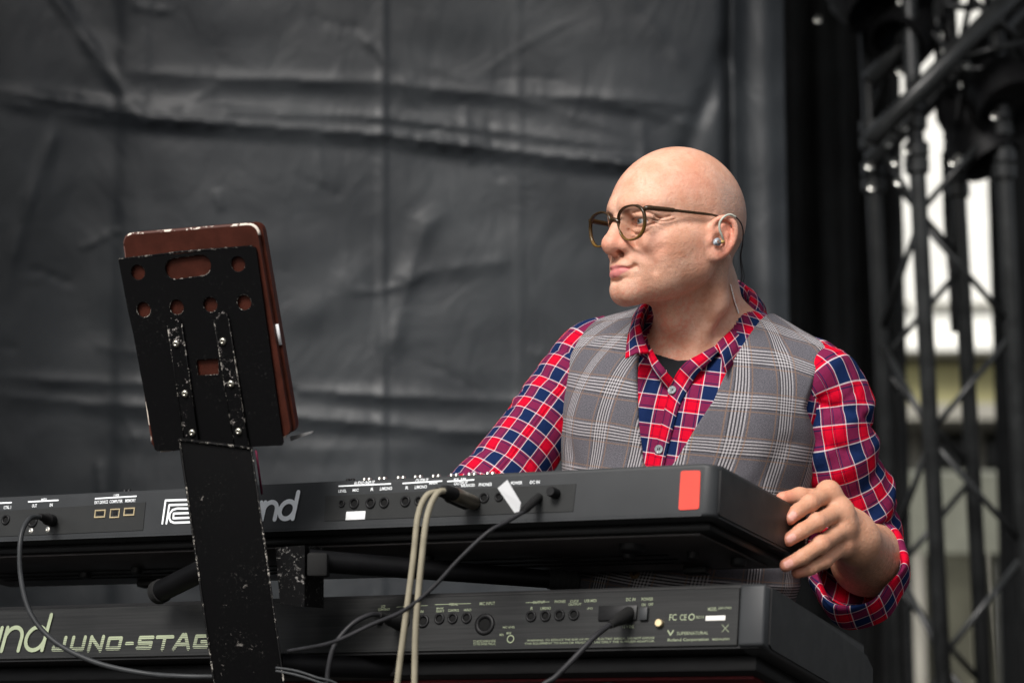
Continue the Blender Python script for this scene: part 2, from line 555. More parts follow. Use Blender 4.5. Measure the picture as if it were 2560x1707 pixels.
for (k1, k2), z0 in ((('a', 'b'), 0.395), (('c', 'a'), 0.10), (('c', 'd'), 0.62)):
    z = z0 - 0.62; fl = 0; 
    while z < 4.3:
        a, b = (k1, k2) if fl == 0 else (k2, k1)
        za, zb = max(z, 0.02), z + 0.275
        if zb > 0.1:
            MB().tube([tpt(a, za), tpt(b, zb)], 0.0085, 10).build('brace', MAT_TRUSS, tower, smooth=True)
        z += 0.297; fl ^= 1
MAT_BOLT = simple('zinc_bolt', (0.60, 0.60, 0.56), 0.25, metal=1.0)
bolt = MB().lathe([(0, 0.010), (0.006, 0.010), (0.0085, 0.006), (0.0085, 0.0), (0.012, -0.001), (0.012, -0.004)], None, 12).mesh('bolt'); bolt.materials.append(MAT_BOLT)
for px, py in ((2262, 318), (2268, 376), (2175, 414), (2180, 467), (2287, 229), (2303, 211), (2240, 405), (2248, 455), (2250, 178), (2220, 358), (2396, 395), (2384, 405), (2488, 290), (2415, 162), (2046, 48)):
    o = link('bolt', bolt, None, tower)
    w = tw(px, py, -0.06)
    o.location = (w.x - base.x, w.y - base.y, w.z); o.rotation_euler = (math.radians(60), 0, 0)
# cross beam that meets the tower at its head
beam = empty('truss_beam', tw(2330, 230, -0.1)); bl = beam.location
tag(beam, 'black truss beam slanting up from the head of the tower', 'truss')
def bt(px, py, dy): return tw(px, py, dy) - bl
for dy, sh in ((-0.10, 0), (0.18, 55), (0.10, -150)):
    MB().tube([bt(2175, 352 + sh, dy), bt(2310, 215 + sh, dy), bt(2640, -130 + sh, dy)], 0.026, 16).build('chord', MAT_TRUSS, beam, smooth=True)
for i in range(6):
    x0 = 2215 + i * 62; y0 = 312 - i * 65
    MB().tube([bt(x0, y0, -0.10), bt(x0 + 28, y0 + 22 - (150 if i % 2 else 0), 0.10)], 0.009, 10).build('brace', MAT_TRUSS, beam, smooth=True)
for a, b in (((2340, 0), (2346, 150)), ((2400, 145), (2600, 95)), ((2360, 175), (2600, 172)), ((2350, 15), (2440, 20)), ((2430, 0), (2540, 90))):
    MB().tube([bt(*a, 0.05), bt(*b, 0.05)], 0.0105, 10).build('strut', MAT_TRUSS, beam, smooth=True)
def stage_light(px, py, dy, L, r, aim, label):
    p = tw(px, py, dy)
    root = empty('stage_light', p)
    tag(root, label, 'stage light', 'stage lights hung on the truss')
    M = Vector(aim).to_track_quat('Z', 'Y').to_matrix().to_4x4()
    MB().lathe([(0, -L * 0.55), (r * 0.55, -L * 0.55), (r * 0.75, -L * 0.4), (r * 0.8, 0), (r, L * 0.1), (r, L * 0.5), (r * 0.92, L * 0.5), (r * 0.85, L * 0.3), (0, L * 0.28)], M, 26).build('housing', MAT_LAMP, root, auto=40)
    MB().lathe([(0, L * 0.30), (r * 0.86, L * 0.31)], M, 22).build('lens', MAT_HOLE0, root)
    pts = [M @ Vector((r * 1.08, 0, 0))] + [M @ Vector((r * 1.08 * math.cos(t), 0, -0) ) + Vector((0, 0, r * 1.5 * math.sin(t))) for t in np.linspace(0.2, math.pi - 0.2, 9)] + [M @ Vector((-r * 1.08, 0, 0))]
    MB().tube(pts, 0.010, 8).build('yoke', MAT_LAMP, root, smooth=True)
    MB().box((0, 0, r * 1.5 + 0.035), (0.05, 0.035, 0.09), None, 0.006).build('clamp', MAT_LAMP, root, auto=40)
    return root
MAT_HOLE0 = simple('dark_lens_glass', (0.01, 0.012, 0.014), 0.1, var=0.1)
stage_light(2285, 70, 0.10, 0.24, 0.085, (-0.5, -0.6, -0.6), 'black stage light hung left of the beam at the tower head')
stage_light(2430, 330, 0.15, 0.22, 0.085, (0.4, -0.3, -0.8), 'black stage light hung low behind the braces right of the tower')
stage_light(2120, -30, 0.10, 0.22, 0.08, (0.5, -0.5, -0.7), 'black stage light hung at the top above the black drape')
stage_light(2490, 210, 0.10, 0.26, 0.10, (0.2, -0.6, -0.7), 'black stage light hung at the far right under the slanting beam')
st_ = MB().tube([bt(2365, 380, 0.45), bt(2370, 560, 0.45), bt(2382, 690, 0.45), bt(2388, 830, 0.45)], 0.013, 8).build('hanging_strap', MAT_DRAPE, beam, smooth=True)
# drapery and dark equipment standing behind the tower on the right
dk = sheet('side_drape', at(2478, 600, 8.2).x, at(2478, 600, 8.2).x + 1.6, -0.1, 4.2, 8.2, 0.02, lambda X, Z: 0.03 * np.sin(X * 30 + 0.5 * np.sin(Z)) + 0.012 * np.sin(X * 71), MAT_DRAPE)
tag(dk, 'black side drape closing the stage behind the tower at the right edge', 'curtain')

wl = sheet('shade_drape', 0, 2.1, 0.02, 4.15, 0.0, 0.03, lambda X, Z: 0.05 * np.sin(X * 21) + 0.02 * np.sin(X * 51 + Z), MAT_DRAPE)  # out-of-view drape, added so the backdrop darkens towards the left
wl.location = (-1.95, 4.1, 0); wl.rotation_euler = (0, 0, math.radians(90))
tag(wl, 'unseen black drape added on the left to shade the backdrop', 'curtain')

# ---- pale building seen through the tower
BY = 24.0
MAT_WALLW = simple('white_render', (0.80, 0.80, 0.75), 0.9, var=0.06, nscale=1.5)
MAT_WALLB = simple('ochre_render', (0.36, 0.34, 0.18), 0.9, var=0.10, nscale=1.2)
MAT_TRIM = simple('grey_stone_trim', (0.30, 0.29, 0.25), 0.9, var=0.12, nscale=3)
MAT_GLASS0 = simple('dark_window_glass', (0.02, 0.024, 0.026), 0.12, var=0.2, nscale=1)
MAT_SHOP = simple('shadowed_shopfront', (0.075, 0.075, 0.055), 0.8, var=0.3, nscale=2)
def bz(py): return at(2380, py, BY).z
bx0, bx1 = at(2150, 600, BY).x, at(2640, 600, BY).x
bld = empty('pale_building', ((bx0 + bx1) / 2, BY, -1.15)); bo = bld.location
tag(bld, 'pale building with white upper storey and ochre band seen through the tower', 'building')
def bpart(name, x0, x1, py0, py1, y0, y1, mat, parent=None, z0=None):
    za = bz(py1) if z0 is None else z0
    return MB().box(((x0 + x1) / 2 - bo.x, (y0 + y1) / 2 - bo.y, (bz(py0) + za) / 2 - bo.z), (x1 - x0, y1 - y0, bz(py0) - za), None).build(name, mat, parent or bld)
bpart('upper_wall', bx0, bx1, -900, 868, BY, BY + 6, MAT_WALLW)
bpart('cornice', bx0, bx1, 868, 884, BY - 0.25, BY + 6, MAT_WALLW)
bpart('frieze', bx0, bx1, 884, 905, BY + 0.35, BY + 6, MAT_TRIM)
bpart('ochre_wall', bx0, bx1, 905, 1012, BY + 0.15, BY + 6, MAT_WALLB)
bpart('ledge', bx0, bx1, 1012, 1052, BY - 0.15, BY + 6, MAT_TRIM)
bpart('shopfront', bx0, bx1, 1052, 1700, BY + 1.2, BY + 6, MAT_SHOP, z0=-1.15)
for k in range(3):
    x = bx0 + (k + 0.5) * (bx1 - bx0) / 3
    w = bpart('window', x - 0.22, x + 0.22, 1075, 1140, BY + 1.05, BY + 1.25, MAT_GLASS0)
    bpart('pilaster', x + 0.29, x + 0.38, 1052, 1700, BY + 0.9, BY + 1.3, MAT_TRIM, z0=-1.15)
for k in range(4):
    x = bx0 + (k + 0.55) * (bx1 - bx0) / 4
    w = bpart('window', x - 0.17, x + 0.17, 560, 760, BY - 0.02, BY + 0.05, MAT_WALLW)
    bpart('sill', x - 0.21, x + 0.21, 760, 768, BY - 0.09, BY + 0.05, MAT_TRIM, w)
# market awning and a dark van body in front of the building
aw = empty('market_awning', (at(2400, 1150, 15.0).x, 15.0, -1.15)); ao = aw.location
tag(aw, 'grey green market awning standing before the pale building', 'awning')
MAT_AWN = simple('grey_green_canvas', (0.15, 0.155, 0.125), 0.9, var=0.1, nscale=4)
x0, x1 = at(2210, 1150, 15).x - ao.x, at(2620, 1150, 15).x - ao.x
def az(py): return at(2400, py, 15.0).z - ao.z
MB().prism([(0, az(1185)), (0, az(1192)), (1.2, az(1140)), (1.2, az(1134))], x0, x1, Mx0 := Matrix(((0, 0, 1, 0), (1, 0, 0, 0), (0, 1, 0, 0), (0, 0, 0, 1)))).build('canvas', MAT_AWN, aw)
MB().box(((x0 + x1) / 2, -0.02, az(1285)), (x1 - x0, 0.02, az(1185) - az(1385) - 0.01), None).build('front_flap', MAT_AWN, aw)
for x in (x0 + 0.1, (x0 + x1) / 2 + 0.2, x1 - 0.1):
    MB().tube([(x, 0.03, 0), (x, 0.03, az(1190))], 0.02, 8).build('pole', MAT_TRUSS, aw, smooth=True)
# ------------------------------------------------------------------ keyboards
MAT_CASE = simple('charcoal_case_paint', (0.030, 0.032, 0.034), 0.42, var=0.06, nscale=18, bstr=0.15, bscale=1500)
MAT_INSET = simple('jack_plate_plastic', (0.020, 0.021, 0.021), 0.5, var=0.06, bstr=0.1)
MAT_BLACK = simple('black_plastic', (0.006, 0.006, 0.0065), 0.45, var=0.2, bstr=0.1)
MAT_HOLE = simple('socket_interior', (0.003, 0.003, 0.003), 0.8, var=0.1)
MAT_BOTTOM = simple('brushed_bottom_plate', (0.055, 0.050, 0.050), 0.38, var=0.15, nscale=12)
MAT_PRINT = simple('white_print', (0.88, 0.91, 0.93), 0.6, var=0.05)
MAT_GREENPRINT = simple('pale_green_print', (0.29, 0.33, 0.22), 0.6, var=0.08)
MAT_RED = simple('coral_red_tape', (0.72, 0.070, 0.050), 0.6, var=0.04)
MAT_PAPER = simple('white_paper_tape', (0.70, 0.71, 0.72), 0.75, var=0.03)
MAT_STEEL = simple('bright_steel', (0.55, 0.53, 0.48), 0.3, metal=1.0)
MAT_BRASS = simple('pale_brass', (0.62, 0.50, 0.30), 0.32, metal=0.9)
MAT_KEYW = simple('white_keys', (0.75, 0.74, 0.70), 0.35, var=0.03)
MAT_KEYB = simple('black_keys', (0.01, 0.01, 0.011), 0.35)
MAT_REDBOUNCE = simple('red_bounce_base', (0.11, 0.008, 0.010), 0.5, var=0.3)  # red bounce on the black underside, put into its colour
def make_brushed():
    m, b = mat_begin('brushed_black_panel')
    n = noise(60, 4, 0.7, mapping(coord('Object'), (0.12, 1, 6)))
    n2 = noise(5, 3, 0.6, coord('Object'))
    plug(b, 'Base Color', cmix(n.ss(0.3, 0.7), (0.0085, 0.009, 0.009), (0.017, 0.0175, 0.0175)))
    plug(b, 'Roughness', (n - 0.5) * 0.25 + 0.42 + (n2 - 0.5) * 0.2); plug(b, 'Specular IOR Level', 0.25); plug(b, 'Normal', bump(n, 0.08, 0.0006))
    return m
MAT_BRUSHED = make_brushed()
def make_stripeprint(z0, z1):
    """lettering whose lower part is broken into lines"""
    m, b = mat_begin('striped_green_print')
    _, _, z = sepxyz(coord('Object'))
    t = (z - z0) / (z1 - z0)
    k = (t * 11.0).mod(1.0)
    duty = (0.80 - t) * 0.85
    gap = k.lt(duty.max(0.0)) * t.lt(0.78)
    plug(b, 'Base Color', cmix(gap, (0.30, 0.34, 0.22), (0.013, 0.0135, 0.013))); plug(b, 'Roughness', 0.55)
    return m

class Board:
    """local frame: x towards image right along the back, y towards the player, z up; origin at the back's right top corner"""
    def __init__(s, name, c_right, d_right, c_left, d_left, tilt):
        a = at(*c_right, d_right); l = at(*c_left, d_left)
        ex = (a - l).normalized()
        ey = Vector((-ex.y, ex.x, 0)).normalized()
        if ey.y < 0: ey = -ey
        ez = ex.cross(ey).normalized()
        R = Matrix((ex, ey, ez)).transposed()
        R = R @ Matrix.Rotation(-math.radians(tilt), 3, 'X')
        s.M = Matrix.Translation(a) @ R.to_4x4()
        s.Mi = s.M.inverted()
        s.root = empty(name)
        s.root.matrix_world = s.M
    def pt(s, px, py, off=0.0):
        """pixel -> local point on the back panel"""
        o = s.Mi @ Vector((0, 0, CAM_Z)); q = s.Mi @ at(px, py, 3.0)
        d = q - o; t = (off - o.y) / d.y
        p = o + d * t
        return Vector((p.x, off, p.z))
RX90 = Matrix.Rotation(math.radians(90), 4, 'X')          # text plane XY -> panel plane XZ facing -Y
_lay = bpy.context.view_layer
def text_mesh(txt, h, w=None, bold=0.0):
    cu = bpy.data.curves.new('t', 'FONT'); cu.body = txt; cu.align_x = 'CENTER'; cu.align_y = 'CENTER'
    cu.size = 1.0; cu.extrude = 0.0; cu.offset = bold; cu.resolution_u = 3
    o = bpy.data.objects.new('t', cu); C.objects.link(o)
    _lay.update()
    me = bpy.data.meshes.new_from_object(o.evaluated_get(bpy.context.evaluated_depsgraph_get()))
    bpy.data.objects.remove(o); bpy.data.curves.remove(cu)
    co = np.array([v.co[:] for v in me.vertices])
    if len(co) == 0: return me
    sx = co[:, 0].max() - co[:, 0].min(); sy = co[:, 1].max() - co[:, 1].min()
    k = h / sy; kx = (w / sx) if w else k
    me.transform(Matrix.Diagonal((kx, k, 1, 1)))
    return me
def put_text(B, txt, px, py, hpx, wpx, mat, parent=None, name='lettering', off=-0.0006, bold=0.0):
    p = B.pt(px, py, off)
    a = B.pt(px - wpx / 2, py, off); b = B.pt(px + wpx / 2, py, off); c = B.pt(px, py - hpx / 2, off); d = B.pt(px, py + hpx / 2, off)
    me = text_mesh(txt, abs(c.z - d.z), abs(b.x - a.x), bold)
    me.transform(RX90)
    o = link(name, me, mat, parent or B.root)
    o.location = p
    return o
def ribbon(pts, w, closed=False, cap=6):
    """flat stroke with round ends in the plane; returns list of polygons (2-D)"""
    polys = []
    n = len(pts)
    segs = [(pts[i], pts[(i + 1) % n]) for i in range(n if closed else n - 1)]
    for (ax, ay), (bx, by) in segs:
        L = math.hypot(bx - ax, by - ay)
        if L < 1e-9: continue
        dx, dy = (bx - ax) / L, (by - ay) / L
        a0 = math.atan2(dy, dx)
        poly = []
        for k in range(cap + 1):
            a = a0 - math.pi / 2 + math.pi * k / cap
            poly.append((bx + math.cos(a) * w / 2, by + math.sin(a) * w / 2))
        for k in range(cap + 1):
            a = a0 + math.pi / 2 + math.pi * k / cap
            poly.append((ax + math.cos(a) * w / 2, ay + math.sin(a) * w / 2))
        polys.append(poly)
    return polys
def strokes_obj(B, name, strokes, w, mat, off=-0.0006, parent=None):
    """strokes in panel coordinates (x, z); each later segment a hair prouder so none coincide"""
    bm = bmesh.new(); k = 0
    for st in strokes:
        for poly in ribbon(st, w):
            y = off - 0.00002 * k; k += 1
            vs = [bm.verts.new((x, y, z)) for x, z in poly]
            bm.faces.new(vs)
    bmesh.ops.recalc_face_normals(bm, faces=bm.faces)
    me = bpy.data.meshes.new(name); bm.to_mesh(me); bm.free()
    return link(name, me, mat, parent or B.root)
def arc(cx, cz, rx, rz, a0, a1, n=14, slant=0.0):
    out = []
    for i in range(n + 1):
        a = math.radians(a0 + (a1 - a0) * i / n)
        x, z = cx + rx * math.cos(a), cz + rz * math.sin(a)
        out.append((x + slant * z, z))
    return out
def letters_and(B, px, py_base, xh, adv, mat, w, which='and', slant=0.16):
    """rounded lower-case letters drawn as strokes; px,py_base = left end of the base line"""
    o = B.pt(px, py_base); x = 0.0
    S = []
    asc = xh * 1.50
    def T(pts): return [(o.x + q[0] + slant * q[1], o.z + q[1]) for q in pts]
    r = xh / 2
    for ch in which:
        if ch == 'a':
            S.append(T(arc(x + r, r, r, r, 0, 360, 20))); S.append(T([(x + 2 * r, 2 * r), (x + 2 * r, 0)])); x += adv * 1.12
        elif ch == 'n':
            S.append(T([(x, 2 * r), (x, 0)])); S.append(T([(x, 1.2 * r)] + arc(x + 0.9 * r, 1.1 * r, 0.9 * r, 0.9 * r, 180, 0, 12) + [(x + 1.8 * r, 0)])); x += adv
        elif ch == 'd':
            S.append(T(arc(x + r, r, r, r, 0, 360, 20))); S.append(T([(x + 2 * r, asc), (x + 2 * r, 0)])); x += adv * 1.1
        elif ch == 'o':
            S.append(T(arc(x + r, r, r, r, 0, 360, 20))); x += adv * 1.1
        elif ch == 'l':
            S.append(T([(x, asc), (x, 0)])); x += adv * 0.45
    return strokes_obj(B, 'maker_lettering', S, w, mat)
_jack_cache = {}
def jack_mesh(r, ring):
    key = (round(r, 5), ring)
    if key not in _jack_cache:
        M = Matrix.Rotation(math.radians(90), 4, 'X')      # lathe axis z -> -y
        a = MB().lathe([(r * 0.55, -0.006), (r * 0.55, 0.0012), (r * 0.72, 0.0022), (r * 0.95, 0.0020), (r, 0.0004), (r, -0.001)], M, 20).mesh('jack_socket')
        b = MB().lathe([(0, 0.0003), (r * 0.56, 0.0003)], M, 16).mesh('hole')
        a.materials.append(MAT_BLACK if ring == 'black' else MAT_STEEL); b.materials.append(MAT_HOLE)
        for p in a.polygons: p.use_smooth = True
        _jack_cache[key] = (a, b)
    return _jack_cache[key]
def jack(B, px, py, rpx, off=0.0, ring='black', name='jack_socket'):
    p = B.pt(px, py, off); r = abs((B.pt(px + rpx, py) - B.pt(px - rpx, py)).x) / 2
    a, b = jack_mesh(round(r * 2000) / 2000, ring)
    o = link(name, a, None, B.root); o.location = p
    h = link('hole', b, None, o)
    return o
def knob(B, px, py, rpx, L=0.012, mat=None, name='knob', off=0.0):
    p = B.pt(px, py, off); r = abs((B.pt(px + rpx, py) - B.pt(px - rpx, py)).x) / 2
    o = MB().lathe([(r, -0.001), (r * 0.97, L * 0.85), (r * 0.8, L), (0, L)], Matrix.Rotation(math.radians(90), 4, 'X'), 18).build(name, mat or MAT_BLACK, B.root, auto=40)
    o.location = p
    return o
def screw(B, px, py, rpx, mat=None, name='screw'):
    p = B.pt(px, py); r = abs((B.pt(px + rpx, py) - B.pt(px - rpx, py)).x) / 2
    o = MB().lathe([(r, -0.0005), (r * 0.9, 0.0010), (r * 0.4, 0.0016), (0, 0.0008)], Matrix.Rotation(math.radians(90), 4, 'X'), 12).build(name, mat or MAT_STEEL, B.root, auto=40)
    o.location = p
    return o
def box_on(B, name, px0, py0, px1, py1, y0, y1, mat, bev=0.0, parent=None):
    pm = ((px0 + px1) / 2, (py0 + py1) / 2)
    a = B.pt(px0, pm[1]); b = B.pt(px1, pm[1]); c = B.pt(pm[0], py0); d = B.pt(pm[0], py1)
    m = B.pt(*pm)
    return MB().box((m.x, (y0 + y1) / 2, m.z), (abs(b.x - a.x), abs(y1 - y0), abs(c.z - d.z)), None, bev).build(name, mat, parent or B.root, auto=40)
def usb_port(B, px, py, wpx, hpx, kind):
    p = B.pt(px, py); w = abs((B.pt(px + wpx / 2, py) - B.pt(px - wpx / 2, py)).x); h = abs((B.pt(px, py - hpx / 2) - B.pt(px, py + hpx / 2)).z)
    mb = MB(); t = w * 0.10
    for c, d in (((0, h / 2 - t / 2), (w, t)), ((0, -h / 2 + t / 2), (w, t)), ((-w / 2 + t / 2, 0), (t, h - 2 * t)), ((w / 2 - t / 2, 0), (t, h - 2 * t))):
        mb.box((c[0], -0.0006, c[1]), (d[0], 0.003, d[1]))
    o = mb.build('usb_port', MAT_BRASS, B.root); o.location = p
    i = MB().box((0, -0.0002, 0), (w - 2 * t, 0.0012, h - 2 * t)).build('hole', MAT_HOLE, o)
    tg = MB().box((0, -0.0010, h * 0.06), (w * (0.6 if kind == 'a' else 0.36), 0.0016, h * (0.22 if kind == 'a' else 0.4))).build('tongue', MAT_BLACK, o)
    return o
def hex_case(B, L, dep, H, mat, name, chamfer=0.012, drop=0.0):
    """outer case: profile in (y,z) extruded along x, ends bevelled"""
    prof = [(0.0, -H), (0.0, -0.003), (0.003, 0.0), (dep - 0.05, -0.004), (dep, -0.020), (dep, -H - drop), (0.004, -H - 0.003)]
    mb = MB()
    M = Matrix(((0, 0, 1, 0), (1, 0, 0, 0), (0, 1, 0, 0), (0, 0, 0, 1)))      # (p0,p1,z)->(x=z, y=p0, z=p1)
    mb.prism(prof, -L, 0.0, M, 0.0)
    return mb.build(name, mat, B.root, auto=35)

# ---- upper keyboard
UP = Board('stage_piano', (1790, 1157), 2.909, (0, 1243), 2.909 * 133 / 112.0, 8.5)
UL, UD, UH = 1.34, 0.292, 0.0645
tag(UP.root, 'upper charcoal stage piano with white maker lettering and coral red tape on its back', 'keyboard', 'keyboards on the two-tier stand')
def rounded_rect(x0, z0, x1, z1, r, n=5):
    pts = []
    for cx, cz, a0 in ((x1 - r, z1 - r, 0), (x0 + r, z1 - r, 90), (x0 + r, z0 + r, 180), (x1 - r, z0 + r, 270)):
        for k in range(n + 1):
            a = math.radians(a0 + 90 * k / n); pts.append((cx + r * math.cos(a), cz + r * math.sin(a)))
    return pts
def case_block(B, L, dep, H, rc, mat, name, topdrop=0.0):
    """plan with rounded vertical corners, extruded in z, top edge bevelled"""
    mb = MB()
    pts = rounded_rect(-L, 0.0, 0.0, dep, rc, 6)
    mb.prism(pts, -H, 0.0, None)
    bm = mb.bm
    es = [e for e in bm.edges if abs(e.verts[0].co.z - e.verts[1].co.z) < 1e-6]
    bmesh.ops.bevel(bm, geom=es, offset=0.0045, segments=3, affect='EDGES', profile=0.5)
    return mb.build(name, mat, B.root, auto=32)
case_block(UP, UL, UD, UH, 0.016, MAT_CASE, 'case')
MB().prism(rounded_rect(0.012, -UH + 0.003, UD - 0.010, -0.004, 0.004, 3), -0.0005, 0.0022, Matrix(((0, 0, 1, 0), (1, 0, 0, 0), (0, 1, 0, 0), (0, 0, 0, 1)))).build('end_cap', MAT_BLACK, UP.root, auto=40)  # black sheet standing in for the shade on the end face
# key bed and chassis under it
MB().box((-UL / 2, UD / 2 + 0.006, -UH - 0.0055), (UL - 0.036, UD - 0.050, 0.0125), None, 0.004).build('chassis', MAT_BLACK, UP.root, auto=40)
MB().box((-UL / 2, UD / 2 - 0.002, -UH - 0.0130), (UL - 0.07, UD - 0.085, 0.0036), None, 0.0015).build('bottom_plate', MAT_BOTTOM, UP.root, auto=40)
for k, (yy, w) in enumerate(((0.150, 0.004), (0.178, 0.005), (0.202, 0.004))):
    MB().box((-UL / 2 - 0.03, yy, -UH - 0.0151), (UL - 0.20, w, 0.0014)).build('groove_strip', MAT_HOLE, UP.root)
for xx, yy, r in ((-0.15, 0.085, 0.016), (-0.175, 0.13, 0.009), (-0.09, 0.14, 0.008), (-0.02 - 0.03, 0.19, 0.010), (-0.47, 0.12, 0.009), (-0.86, 0.14, 0.009), (-0.97, 0.14, 0.009), (-1.08, 0.16, 0.009)):
    MB().lathe([(0, 0.006), (r * 0.9, 0.006), (r, 0.004), (r, -0.004)], Matrix.Translation((xx, yy, -UH - 0.0195)) @ Matrix.Rotation(math.pi, 4, 'X') @ Matrix.Translation((0, 0, -0.002)), 16).build('foot' if r > 0.012 else 'screw_head', MAT_BLACK, UP.root, auto=40)
for xx, yy in ((-0.128, 0.235), (-1.02, 0.235)):
    MB().box((xx, yy, -UH - 0.0185), (0.034, 0.02, 0.012), None, 0.003).build('foot', MAT_BLACK, UP.root, auto=40)
# keys (seen only from behind or above)
kw = 0.0235
wk = MB().box((0, 0, 0), (kw - 0.0012, 0.145, 0.012), None, 0.001, 1).mesh('white_key'); wk.materials.append(MAT_KEYW)
bk = MB().box((0, 0, 0), (0.011, 0.09, 0.014), None, 0.002, 1).mesh('black_key'); bk.materials.append(MAT_KEYB)
def add_keys(B, L, dep, z, n, x_end):
    for i in range(n):
        o = link('white_key', wk, None, B.root); o.location = (x_end - kw * (i + 0.5), dep - 0.062, z)
        if i % 7 not in (2, 6):
            o = link('black_key', bk, None, B.root); o.location = (x_end - kw * (i + 1), dep - 0.090, z + 0.012)
add_keys(UP, UL, UD, 0.004, 52, -0.055)
# knobs and sliders standing on the control panel
for px in (887, 925, 972, 1015, 1060, 1105, 1150, 1196, 288, 846):
    p = UP.pt(px, 1190)
    for dx in (-0.004, 0.0035):
        MB().lathe([(0.0034, 0), (0.0032, 0.009), (0.0024, 0.0105), (0, 0.0108)], Matrix.Translation((p.x + dx, 0.030, -0.0005)), 12).build('slider_cap', MAT_STEEL if px > 880 else MAT_BLACK, UP.root, auto=40)
# inset jack plates
def inset(B, pts_px, name='jack_plate', depth=0.0009, mat=None):
    q = [B.pt(*p) for p in pts_px]
    mb = MB()
    M = RX90
    mb.prism([(v.x, v.z) for v in q][::-1], -0.0002, depth, M)
    return mb.build(name, mat or MAT_INSET, B.root)
inset(UP, [(814, 1240), (1441, 1209), (1433, 1278), (811, 1302)])
inset(UP, [(-30, 1279), (365, 1255), (358, 1325), (-30, 1342)])
for px, py, r in ((855, 1259, 8), (886, 1258, 12), (927, 1257, 12), (961, 1256, 12), (1014, 1253, 12), (1048, 1252, 11), (1211, 1244, 12), (1248, 1242, 10)):
    jack(UP, px, py, r, -0.0009)
jack(UP, 15, 1299, 10, -0.0009); jack(UP, -40, 1303, 10, -0.0009)
jack(UP, 82, 1303, 12, -0.0009, name='midi_socket'); jack(UP, 130, 1300, 12, -0.0009, name='midi_socket')
screw(UP, 78, 1326, 6); screw(UP, 120, 1323, 6)
usb_port(UP, 252, 1284, 27, 20, 'a'); usb_port(UP, 289, 1283, 24, 23, 'b'); usb_port(UP, 325, 1279, 27, 20, 'a')
knob(UP, 1390, 1234, 12, 0.016, name='cord_hook', off=-0.0008)
box_on(UP, 'white_sticker', 866, 1278, 914, 1299, -0.0014, -0.0004, MAT_PAPER, 0.0003)
q = [UP.pt(*p) for p in ((1703, 1177), (1752, 1176), (1748, 1272), (1697, 1275))]
def rounded_quad(q, r=0.003):
    out = []
    n = len(q)
    for i in range(n):
        p, a, b = q[i], q[i - 1], q[(i + 1) % n]
        for k in range(4):
            t = k / 3
            p0 = p + (a - p).normalized() * r; p1 = p + (b - p).normalized() * r
            out.append(p0 * (1 - t) ** 2 + p * 2 * t * (1 - t) + p1 * t * t)
    return out
MB().prism([(v.x, v.z) for v in rounded_quad(q)][::-1], 0.0002, 0.0010, RX90).build('red_tape', MAT_RED, UP.root)
def line_px(B, a, b, wpx, mat, name='printed_line'):
    p, q2 = B.pt(*a), B.pt(*b)
    w = abs((B.pt(a[0], a[1] + wpx / 2) - B.pt(a[0], a[1] - wpx / 2)).z)
    return strokes_obj(B, name, [[(p.x, p.z), (q2.x, q2.z)]], w, mat)
for a, b in (((848, 1215), (977, 1209)), ((1008, 1208), (1105, 1202)), ((1120, 1203), (1185, 1199)), ((72, 1254), (146, 1250)), ((239, 1246), (341, 1240)), ((-20, 1258), (29, 1256))):
    line_px(UP, a, b, 3.5, MAT_PRINT)
for t, px, py, h, w in (('AUDIO INPUT', 911, 1207, 9, 52), ('LEVEL', 856, 1227, 7, 20), ('MIC', 889, 1225, 7, 15), ('R', 930, 1223, 8, 7), ('L/MONO', 965, 1221, 8, 30),
                        ('OUTPUT', 1055, 1201, 9, 32), ('R', 1017, 1219, 8, 7), ('L/MONO', 1052, 1217, 8, 30), ('MAIN', 1083, 1207, 7, 20), ('SUB', 1150, 1199, 8, 32), ('OUTPUT', 1152, 1208, 8, 34), ('BALANCED', 1170, 1213, 7, 34),
                        ('PHONES', 1213, 1211, 8, 32), ('POWER', 1291, 1207, 8, 28), ('DC IN', 1337, 1205, 8, 24),
                        ('CTRL 1', 19, 1268, 8, 18), ('MIDI', 110, 1249, 7, 13), ('OUT', 86, 1264, 8, 12), ('IN', 128, 1262, 8, 7), ('USB', 291, 1239, 8, 13),
                        ('EXT DEVICE', 253, 1255, 8, 33), ('COMPUTER', 290, 1253, 8, 32), ('MEMORY', 326, 1251, 8, 26)):
    put_text(UP, t, px, py, h, w, MAT_PRINT, bold=0.012)
# maker's emblem (parallel strokes) and lettering
def P2(px, py):
    v = UP.pt(px, py); return (v.x, v.z)
def zz(cx, cy): return P2(390 + cx / 5.88, 1200 + cy / 5.88)
em = [[zz(97, 635), zz(145, 297), zz(640, 283)], [zz(157, 635), zz(200, 365), zz(660, 350)],
      [zz(640, 415), zz(320, 415), zz(250, 435), zz(208, 490), zz(200, 560), zz(222, 605), zz(270, 625), zz(640, 612)],
      [zz(640, 478), zz(265, 490), zz(260, 560), zz(640, 545)], [zz(640, 283), zz(720, 340), zz(700, 560), zz(640, 612)]]
strokes_obj(UP, 'maker_emblem', em, 0.0029, MAT_PRINT)
b0 = UP.pt(600, 1301); b1 = UP.pt(664, 1301); xh = abs(UP.pt(664, 1255).z - UP.pt(664, 1298).z)
letters_and(UP, 609, 1301, xh, xh * 1.14, MAT_PRINT, 0.0064, 'and', 0.14)
letters_and(UP, 525, 1305, xh, xh * 1.12, MAT_PRINT, 0.0064, 'ol', 0.14)

